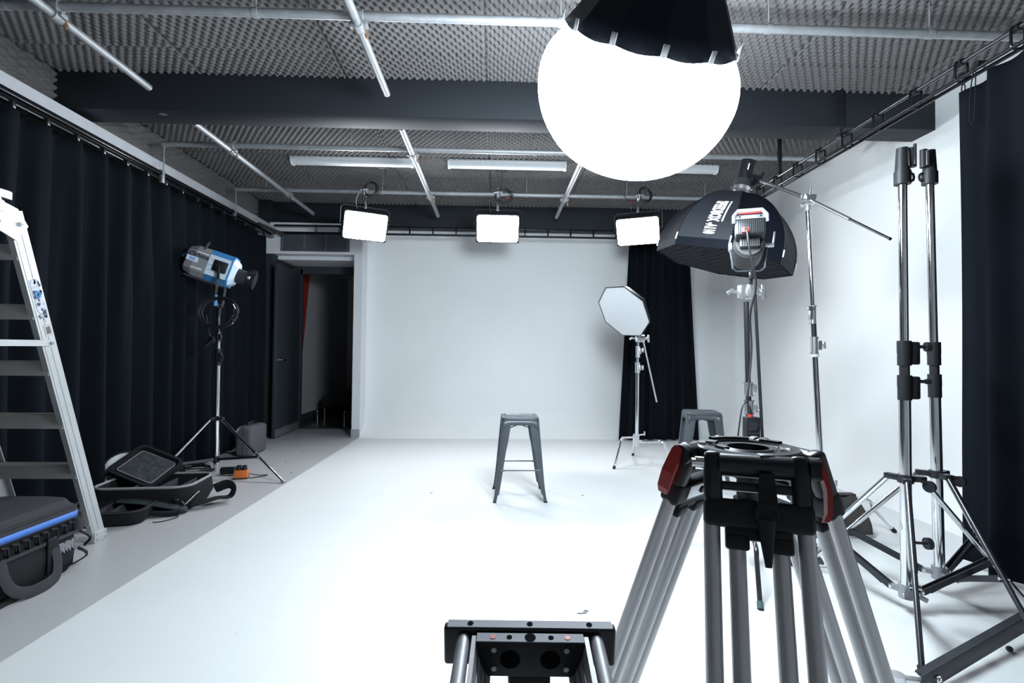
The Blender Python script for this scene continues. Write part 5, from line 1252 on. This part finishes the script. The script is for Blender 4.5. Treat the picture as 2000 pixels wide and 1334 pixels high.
# ------------------------------------------------------------------ profile spotlight on its stand at the left
ob = Vector((-2.69, 5.0, 0))
t = thing('light_stand', 'wide-legged chrome stand by the left curtain holding the blue and grey spotlight', 'light stand', ob)
cc = Vector((-2.688, 5.0, 0.515)); hb = Vector((-2.687, 5.0, 0.12))
build('column', MB().cyl((-2.69, 5.0, 0.02), (-2.690, 5.0, 1.07), 0.021, n=22), M['chrome'], t)
build('middle_section', MB().cyl((-2.690, 5.0, 1.02), (-2.692, 5.0, 1.30), 0.0175, n=20), M['chrome'], t)
build('upper_section', MB().cyl((-2.692, 5.0, 1.25), (-2.695, 5.0, 1.545), 0.0155, n=20), M['gunmetal'], t)
build('collar', collar_mb((-2.69, 5.0, 1.105), 0.16, 0.027, (1, -0.5, 0)), M['black'], t)
build('collar', collar_mb((-2.692, 5.0, 1.30), 0.10, 0.023, (1, -0.5, 0), False), M['gunmetal'], t)
m = MB().cyl(cc - Vector((0, 0, 0.022)), cc + Vector((0, 0, 0.022)), 0.032, n=22)
F3 = [Vector((-1.86, 4.565, 0.010)), Vector((-2.955, 4.42, 0.010)), Vector((-2.92, 5.48, 0.010))]
for f in F3:
    e = (f - cc); e.z = 0; e.normalize(); m.bar(cc + e * 0.02, cc + e * 0.075, 0.036, 0.028, bev=0.004)
m.cyl(cc + Vector((0.05, -0.05, 0.004)), cc + Vector((0.10, -0.075, 0.006)), 0.016, n=12); build('leg_collar', m, M['black_metal'], t)
m = MB().cyl(hb - Vector((0, 0, 0.03)), hb + Vector((0, 0, 0.03)), 0.03, n=20); build('lower_hub', m, M['black_metal'], t)
for k, f in enumerate(F3):
    e = (f - cc); e.z = 0; e.normalize(); A = cc + e * 0.065
    o = build('leg', MB().cyl(A, lerp(A, f, 0.55), 0.0135, n=16).cyl(lerp(A, f, 0.53), lerp(A, f, 0.57), 0.0155, n=16).cyl(lerp(A, f, 0.55), lerp(A, f, 0.985), 0.0115, n=16), M['chrome'], t)
    build('foot', MB().cyl(lerp(A, f, 0.965), f, 0.0145, n=14), M['steel_plate'], o)
    J3 = lerp(A, f, 0.62 if k == 0 else 0.72)
    b = build('brace', MB().bar(hb + e * 0.02, J3, 0.018, 0.024, bev=0.003), M['black_metal'] if k == 0 else M['slate'], t)
    build('bolt', MB().cyl(J3 + Vector((0, -0.018, 0)), J3 + Vector((0, 0.018, 0)), 0.007, n=10), M['castal'], b)
    if k == 0: build('leg_lock', MB().cyl(lerp(A, f, 0.24), lerp(A, f, 0.24) + Vector((0.03, 0.0, 0.05)), 0.006, n=8), M['chrome'], o)
Oc = Vector((-2.722, 5.02, 1.975))
t = thing('profile_spotlight', 'blue and silver theatre spotlight with a black lens tube, aimed at the stage', 'studio light', Oc)
OX = Vector((0.905, 0.26, -0.295)).normalized()                  # beam axis
OS = Vector((-0.26, 0.905, 0)).normalized(); OS = (OS - OX * OS.dot(OX)).normalized(); OU = OX.cross(OS); 
if OU.z < 0: OU = -OU
OFr = -OS                                                         # side facing the viewer
def ow(x, s_, u): return Oc + OX * (x * 0.84) + OFr * s_ + OU * (u * 0.95)
def oct_ring(x, w_, h_, c_): return [ow(x, a, b) for a, b in ((w_, h_ - c_), (w_ - c_, h_), (-w_ + c_, h_), (-w_, h_ - c_), (-w_, -h_ + c_), (-w_ + c_, -h_), (w_ - c_, -h_), (w_, -h_ + c_))]
def loft(rings, caps=True, mi=None):
    m = MB(); n = len(rings[0]); m.grid(lambda i, j: rings[j][i], n, len(rings), closeu=True)
    if mi: m.m = [mi[k % n] for k in range(len(m.f))]
    if caps: m.f += [list(range(n))[::-1], list(range(len(m.v) - n, len(m.v)))]; m.m += [0, 0]
    return m
build('rear_shell', loft([oct_ring(-0.315, 0.095, 0.115, 0.035), oct_ring(-0.305, 0.105, 0.125, 0.04), oct_ring(-0.22, 0.130, 0.152, 0.05), oct_ring(-0.075, 0.132, 0.155, 0.05)]), M['fix_grey'], t, smooth=False)
o = build('middle_shell', loft([oct_ring(-0.075, 0.136, 0.158, 0.055), oct_ring(0.155, 0.136, 0.158, 0.055)], True, [1, 0, 1, 0, 1, 0, 1, 0]), [M['fix_white'], M['fix_blue']], t, smooth=False)
m = MB()
for u in (-0.055, 0.0, 0.055): m.box(ow(0.02, 0.137, u), (0.15, 0.004, 0.004), Matrix((OX, -OFr, OU)).transposed())
build('side_ridges', m, M['fix_grey'], o)
build('front_bezel', loft([oct_ring(0.155, 0.130, 0.152, 0.052), oct_ring(0.215, 0.090, 0.110, 0.045)]), M['fix_white'], t, smooth=False)
build('bezel_band', loft([oct_ring(0.150, 0.139, 0.161, 0.056), oct_ring(0.168, 0.137, 0.159, 0.056)]), M['fix_blue'], t, smooth=False)
m = MB().cyl(ow(0.21, 0, -0.008), ow(0.365, 0, -0.008), 0.072, n=30); build('lens_tube', m, M['nylon_grey'], t)
m = MB().cyl(ow(0.335, 0, -0.008), ow(0.405, 0, -0.008), 0.086, n=30).cyl(ow(0.405, 0, -0.008), ow(0.412, 0, -0.008), 0.090, n=30)
m.box(ow(0.37, 0.0, 0.09), (0.05, 0.03, 0.02), Matrix((OX, -OFr, OU)).transposed(), 0.004); build('accessory_ring', m, M['black'], t)
build('ring_latch', MB().box(ow(0.352, 0.083, 0.0), (0.03, 0.014, 0.03), Matrix((OX, -OFr, OU)).transposed(), 0.003), M['castal'], t)
RM = Matrix((OX, -OFr, OU)).transposed()
build('rear_handle', MB().tube([ow(-0.30, 0.0, -0.10), ow(-0.375, 0.0, -0.06), ow(-0.385, 0.0, 0.0), ow(-0.345, 0.0, 0.06), ow(-0.30, 0.0, 0.07)], 0.014, n=8), M['fix_blue'], t)
build('rear_panel', MB().box(ow(-0.318, 0, 0), (0.006, 0.16, 0.19), RM), M['black'], t)
m = MB()
for u, xa, xb in ((0.092, -0.21, -0.10), (-0.072, -0.22, -0.11)): m.box(ow((xa + xb) / 2, 0.134, u), (xb - xa, 0.006, 0.012), RM, 0.002)
for q, (u, xa, xb) in enumerate(((0.085, -0.20, -0.10), (-0.075, -0.22, -0.12))): build('side_slot', MB().box(ow((xa + xb) / 2, 0.134, u), (xb - xa, 0.006, 0.012), RM, 0.002), M['silver_label'], t)
build('side_label', MB().box(ow(-0.235, 0.131, 0.005), (0.10, 0.004, 0.05), RM), M['fix_white'], t)
build('label_screen', MB().box(ow(-0.235, 0.1335, 0.005), (0.05, 0.003, 0.03), RM), pm('pale blue screen', (0.30, 0.42, 0.66), 0.3), t)
tx = text_mb('Orbiter', 0.062, bold=0.002); build('lettering', tx.xf(frame(ow(-0.165, 0.1345, 0.052), OX, OU)), M['print_dark'], t, weld=False, smooth=False)
build('top_mast', MB().bar(ow(-0.165, 0.10, 0.12), ow(-0.145, 0.10, 0.215), 0.012, 0.02, up=OX, bev=0.003), M['slate'], t)
for sg in (-1, 1): build('carry_rail', MB().cyl(ow(-0.28, sg * 0.07, -0.165), ow(0.10, sg * 0.07, -0.172), 0.009, n=12), M['slate'], t)
m = MB().box(ow(0.055, 0.142, 0.01), (0.125, 0.014, 0.11), RM, 0.008).cyl(ow(0.055, 0.145, 0.01), ow(0.055, 0.185, 0.01), 0.03, n=20); build('pivot_plate', m, M['black'], t)
build('tilt_lever', MB().bar(ow(0.055, 0.19, 0.02), ow(0.105, 0.195, -0.115), 0.016, 0.018, up=OFr, bev=0.004), M['black_metal'], t)
pv = ow(0.055, 0.175, 0.01); pv2 = ow(0.055, -0.175, 0.01); bt = Vector((-2.69, 5.0, 1.60))
m = MB(); 
for p in (pv, pv2):
    ofs = (p - (pv + pv2) / 2) * 0.92
    q1 = Vector((bt.x, bt.y, 1.66)) + Vector((ofs.x, ofs.y, 0)); m.tube([p, lerp(p, q1, 0.5) + Vector((0, 0, -0.0)), q1, q1 + Vector((-ofs.x * 0.25, -ofs.y * 0.25, -0.045)), bt + Vector((ofs.x * 0.1, ofs.y * 0.1, 0.0))], 0.01, n=8, flat=(0.020, 0.008))
build('yoke', m, M['nylon_grey'], t)
build('blue_clip', MB().cyl(lerp(pv, Vector((bt.x + (pv - pv2).x * 0.46, bt.y + (pv - pv2).y * 0.46, 1.66)), 0.94) + Vector((0, 0, 0.015)), bt + Vector((pv - pv2) * 0.46) + Vector((0, 0, -0.01)), 0.017, n=12), M['fix_blue'], t)
build('spigot', MB().cyl((-2.693, 5.0, 1.50), (-2.69, 5.0, 1.60), 0.020, n=16).box((-2.69, 5.0, 1.605), (0.06, 0.05, 0.03), None, 0.006), M['black_metal'], t)
t = thing('cable_coil', 'coiled black cable hung on the yoke of the blue spotlight', 'cable', (-2.66, 4.80, 1.52))
build('loops', MB().tube(coil((-2.585, 4.80, 1.525), 0.165, 5, (1, 0, 0), (0, 0.12, 0.82), (0, -1, 0), 0.14, 5, 26), 0.0062, n=6), M['rubber'], t)
build('tail', MB().tube(spline([(-2.70, 4.80, 1.50), (-2.69, 4.82, 1.40), (-2.70, 4.85, 1.33), (-2.68, 4.86, 1.29)], 6), 0.004, n=6), M['rubber'], t)
build('plug', MB().cyl((-2.68, 4.86, 1.29), (-2.66, 4.84, 1.25), 0.024, 0.030, n=16).cyl((-2.70, 4.87, 1.25), (-2.74, 4.86, 1.215), 0.018, n=12), M['black_gloss'], t)
build('connector', MB().cyl((-2.45, 4.78, 1.60), (-2.425, 4.77, 1.555), 0.010, n=12), M['chrome'], t)
build('connector', MB().cyl((-2.435, 4.78, 1.47), (-2.45, 4.77, 1.42), 0.010, n=12), M['chrome'], t)
t = thing('cable_pile', 'tangled black cables lying at the foot of the blue spotlight stand', 'cable', (-2.80, 4.72, 0))
build('loops', MB().tube(coil((-2.79, 4.84, 0.05), 0.14, 6, (1, 0, 0.05), (0, 0.45, 0.12), (0, 0, 1), 0.45, 11, 22), 0.006, n=6), M['rubber'], t)
build('adapter', MB().cyl((-2.56, 4.86, 0.04), (-2.43, 4.86, 0.045), 0.035, n=16), M['black'], t)
build('lead', MB().tube(spline([(-2.43, 4.86, 0.03), (-2.40, 4.80, 0.006), (-2.36, 4.75, 0.006), (-2.33, 4.745, 0.02)], 6), 0.004, n=6), M['rubber'], t)
t = thing('power_adapter', 'small orange power splitter on the grey floor beside the chrome stand', 'power adapter', (-2.315, 4.73, 0))
build('body', MB().box((-2.315, 4.735, 0.042), (0.115, 0.075, 0.075), Matrix.Rotation(D(12), 3, 'Z'), 0.010), M['orange'], t)
build('base', MB().box((-2.315, 4.735, 0.006), (0.118, 0.078, 0.010), Matrix.Rotation(D(12), 3, 'Z'), 0.003), M['black'], t)
for x in (-0.025, 0.025): build('plug', MB().cyl((-2.315 + x, 4.74, 0.078), (-2.315 + x, 4.74, 0.118), 0.024, 0.020, n=16), M['black'], t)
build('lead', MB().tube(spline([(-2.26, 4.76, 0.04), (-2.20, 4.82, 0.012), (-2.13, 4.85, 0.006), (-2.16, 4.79, 0.006), (-2.24, 4.72, 0.006)], 8), 0.0042, n=6), M['rubber'], t)
t = thing('hard_case', 'grey speckled carry case standing on the floor by the door', 'case', (-2.77, 5.88, 0))
def cbox(c, s_, r, rot=0): return MB().box(c, s_, Matrix.Rotation(rot, 3, 'Z'), r, 5)
build('shell', cbox((-2.765, 5.87, 0.165), (0.185, 0.40, 0.33), 0.045), M['grey_case'], t)
build('seam', MB().tube(rbox(-2.765, 5.87, 0.0, 0.0, 0.0, 0.0)[:1] + [], 0.001) if False else MB().box((-2.765, 5.87, 0.165), (0.006, 0.405, 0.335), None, 0.003), M['nylon_grey'], t)
build('handle', MB().tube([(-2.765, 5.77, 0.325), (-2.765, 5.79, 0.352), (-2.765, 5.83, 0.362), (-2.765, 5.91, 0.362), (-2.765, 5.95, 0.352), (-2.765, 5.97, 0.325)], 0.009, n=8, flat=(0.016, 0.006)), M['nylon_grey'], t)

# ------------------------------------------------------------------ open backpack and its trays
t = thing('open_backpack', 'open black padded backpack with grey edge binding lying on the grey floor', 'bag', (-2.5, 3.95, 0))
RZ = Matrix.Translation((-2.57, 3.95, 0)) @ Matrix.Rotation(D(6), 4, 'Z')
def bx_ring(hx, hy, r, z, n=8, taper=0.0):
    return [RZ @ p for p in rbox(0, 0, hx, hy, r, z, n)]
def wall(hx, hy, r, z0, z1, th, bulge=0.01):
    return loft([bx_ring(hx - 0.02, hy - 0.02, r, z0), bx_ring(hx + bulge, hy + bulge, r, z0 + (z1 - z0) * 0.4), bx_ring(hx, hy, r, z1), bx_ring(hx - th, hy - th, r - th * 0.6, z1), bx_ring(hx - th, hy - th, r - th * 0.6, z0 + 0.02)])
build('shell', wall(0.335, 0.235, 0.11, 0.0, 0.175, 0.022), M['cord'], t, ang=60)
build('edge_binding', MB().tube(bx_ring(0.327, 0.227, 0.105, 0.178), 0.011, n=8, closed=True), M['piping'], t)
m = MB(); 
for x in (-0.12, 0.06, 0.20): m = MB().box(RZ @ Vector((x, 0.02, 0.09)), (0.012, 0.36, 0.12), RZ.to_3x3(), 0.003); build('divider', m, M['nylon_grey'], t)
build('side_strap', MB().tube(spline([RZ @ Vector(p) for p in ((-0.10, -0.25, 0.10), (0.05, -0.275, 0.095), (0.20, -0.28, 0.07), (0.33, -0.27, 0.035), (0.24, -0.29, 0.012), (0.05, -0.285, 0.02))], 8), 0.02, n=10, flat=(0.045, 0.014)), M['teal_pad'], t)
build('shoulder_strap', MB().tube(spline([RZ @ Vector(p) for p in ((0.33, -0.17, 0.03), (0.40, -0.14, 0.045), (0.47, -0.07, 0.055), (0.53, 0.0, 0.045), (0.55, 0.02, 0.10), (0.50, 0.04, 0.13), (0.41, 0.03, 0.10))], 8), 0.02, n=10, flat=(0.040, 0.013)), M['cord'], t)
m = MB()
for q, (x, z) in enumerate(((0.22, 0.07), (0.27, 0.095), (0.31, 0.07), (0.25, 0.05))): build('buckle', MB().box(RZ @ Vector((x, -0.262 + 0.05 * max(0, x - 0.27), z)), (0.035, 0.02, 0.028), Matrix.Rotation(0.4 * q, 3, 'Y'), 0.004), M['black'], t)
build('zip_pull', MB().tube(spline([RZ @ Vector(p) for p in ((0.375, -0.15, 0.13), (0.36, -0.19, 0.11), (0.33, -0.235, 0.07), (0.30, -0.265, 0.04))], 5), 0.004, n=6), M['steel_plate'], t)
build('drawcord', MB().tube(spline([RZ @ Vector(p) for p in ((0.285, -0.265, 0.03), (0.30, -0.29, 0.008), (0.29, -0.32, 0.006), (0.14, -0.34, 0.006), (0.045, -0.33, 0.006), (0.02, -0.30, 0.006))], 7), 0.003, n=6).tube(spline([RZ @ Vector(p) for p in ((0.30, -0.30, 0.006), (0.325, -0.36, 0.006), (0.27, -0.44, 0.006), (0.215, -0.45, 0.006))], 7), 0.003, n=6), M['cord'], t)
build('flap', loft([[Vector(p) for p in ((-2.93, 3.85, 0.0), (-2.83, 3.78, 0.0), (-2.80, 4.2, 0.0), (-2.95, 4.25, 0.0))], [Vector(p) for p in ((-2.92, 3.86, 0.06), (-2.84, 3.79, 0.12), (-2.82, 4.18, 0.14), (-2.94, 4.22, 0.08))]]), M['cord'], t)
t = thing('padded_case', 'black padded case section with a clear pocket, propped up on the open backpack', 'bag insert', (-2.62, 4.12, 0.15))
lx = Vector((0.86, -0.10, -0.30)).normalized(); ly = Vector((0.18, 0.75, 0.40)); ly = (ly - lx * ly.dot(lx)).normalized(); lz = lx.cross(ly)
LT = Matrix((lx, ly, lz)).transposed().to_4x4(); LT.translation = Vector((-2.74, 4.10, 0.245))
def lring(hx, hy, r, z): return [LT @ p for p in rbox(0, 0, hx, hy, r, z, 6)]
build('tray', loft([lring(0.185, 0.155, 0.05, -0.035), lring(0.20, 0.17, 0.055, -0.01), lring(0.20, 0.17, 0.055, 0.025), lring(0.178, 0.148, 0.045, 0.025), lring(0.172, 0.142, 0.04, 0.0)]), M['cord'], t, ang=60)
build('clear_pocket', loft([lring(0.150, 0.118, 0.02, 0.002), lring(0.148, 0.116, 0.02, 0.008)]), M['mesh_clear'], t)
build('pocket_edge', MB().tube(lring(0.152, 0.120, 0.02, 0.006), 0.004, n=6, closed=True), M['piping'], t)
t = thing('padded_tray', 'low black padded tray with dividers lying in front of the open backpack', 'bag tray', (-2.54, 3.58, 0))
TZ = Matrix.Translation((-2.60, 3.565, 0)) @ Matrix.Rotation(D(14), 4, 'Z')
def tring(hx, hy, r, z): return [TZ @ p for p in rbox(0, 0, hx, hy, r, z, 7)]
build('shell', loft([tring(0.20, 0.135, 0.07, 0.0), tring(0.215, 0.15, 0.08, 0.02), tring(0.222, 0.157, 0.085, 0.10), tring(0.205, 0.14, 0.075, 0.10), tring(0.20, 0.135, 0.07, 0.03)]), M['cord'], t, ang=60)
build('zip_edge', MB().tube(tring(0.224, 0.159, 0.085, 0.094), 0.005, n=6, closed=True), M['nylon_grey'], t)
for x in (-0.09, 0.0):
    P = [TZ @ Vector(p) for p in ((x - 0.03, -0.13, 0.03), (x + 0.03, 0.13, 0.03), (x + 0.03, 0.13, 0.095), (x - 0.03, -0.13, 0.06))]
    m = MB().add(P, [[0, 1, 2, 3]]); o = build('divider', m, M['nylon_grey'], t, smooth=False); md = o.modifiers.new('thickness', 'SOLIDIFY'); md.thickness = 0.012
t = thing('folded_reflector', 'pale round folded reflector leaning against the left curtain behind the backpack', 'reflector', (-2.93, 4.28, 0))
rc_ = Vector((-2.915, 4.12, 0.185)); ra = Vector((0.50, 0.86, 0.0)).normalized(); rb = Vector((-0.09, 0.02, 1)).normalized()
m = MB().grid(lambda i, j: rc_ + ra * (0.175 * j / 4 * math.cos(2 * PI * i / 32)) + rb * (0.175 * j / 4 * math.sin(2 * PI * i / 32)) + ra.cross(rb) * (0.006 * math.sin(i * 0.9 + j)), 32, 5, closeu=True)
o = build('fabric', m, M['pale_bag'], t); md = o.modifiers.new('thickness', 'SOLIDIFY'); md.thickness = 0.012
build('rim', MB().tube([rc_ + ra * (0.176 * math.cos(2 * PI * i / 32)) + rb * (0.176 * math.sin(2 * PI * i / 32)) for i in range(32)], 0.007, n=8, closed=True), M['cord'], t)
build('strap', MB().bar(rc_ - ra * 0.17 + ra.cross(rb) * 0.012 + rb * 0.02, rc_ + ra * 0.17 + ra.cross(rb) * 0.012 + rb * 0.02, 0.012, 0.016), M['nylon_grey'], t)

# ------------------------------------------------------------------ small bits lying on the floor
def bit(label, c, s_, mat, rot, cat='scrap', name='tape_scrap'):
    return solo(name, MB().box(c, s_, Matrix.Rotation(rot, 3, 'Z'), min(s_) * 0.3), M[mat], label, cat, loc=c)
bit('tiny red tape scrap on the white floor left of the middle stool', (-0.52, 4.26, 0.0015), (0.022, 0.010, 0.003), 'tape_red', 0.3)
bit('tiny red tape scrap on the white floor right of the middle stool', (0.735, 4.19, 0.0015), (0.020, 0.012, 0.003), 'tape_red', -0.2)
m = MB().tube([(0.425 + 0.010 * math.cos(k * PI / 5), 2.315 + 0.010 * math.sin(k * PI / 5), 0.003) for k in range(9)] + [(0.40, 2.300, 0.003), (0.385, 2.302, 0.003)], 0.0028, n=6)
solo('screw_eye', m, M['steel_plate'], 'small bent metal screw eye on the floor beyond the slider', 'screw', loc=(0.41, 2.31, 0))
m = MB().sphere((2.075, 1.985, 0.011), (0.013, 0.011, 0.011), 12, 8); solo('dirt_clump', m, M['dirt'], 'dark crumb of dirt on the white floor under the right stands', 'dirt', loc=(2.075, 1.985, 0))
for (x, y) in ((-2.21, 5.95), (-2.42, 6.3), (-2.19, 5.42), (-1.95, 4.95), (-2.3, 4.35)):
    k = abs(int(x * 100 + y * 37)) % 5
    m = MB().box((x, y, 0.0012), (0.020 + 0.004 * k, 0.009, 0.0024), Matrix.Rotation(k * 0.7, 3, 'Z'), 0.0008)
    solo('paint_chip', m, M['dirt'], 'small dark chip lying on the grey floor strip', 'chip', loc=(x, y, 0), group='dark chips on the grey floor')
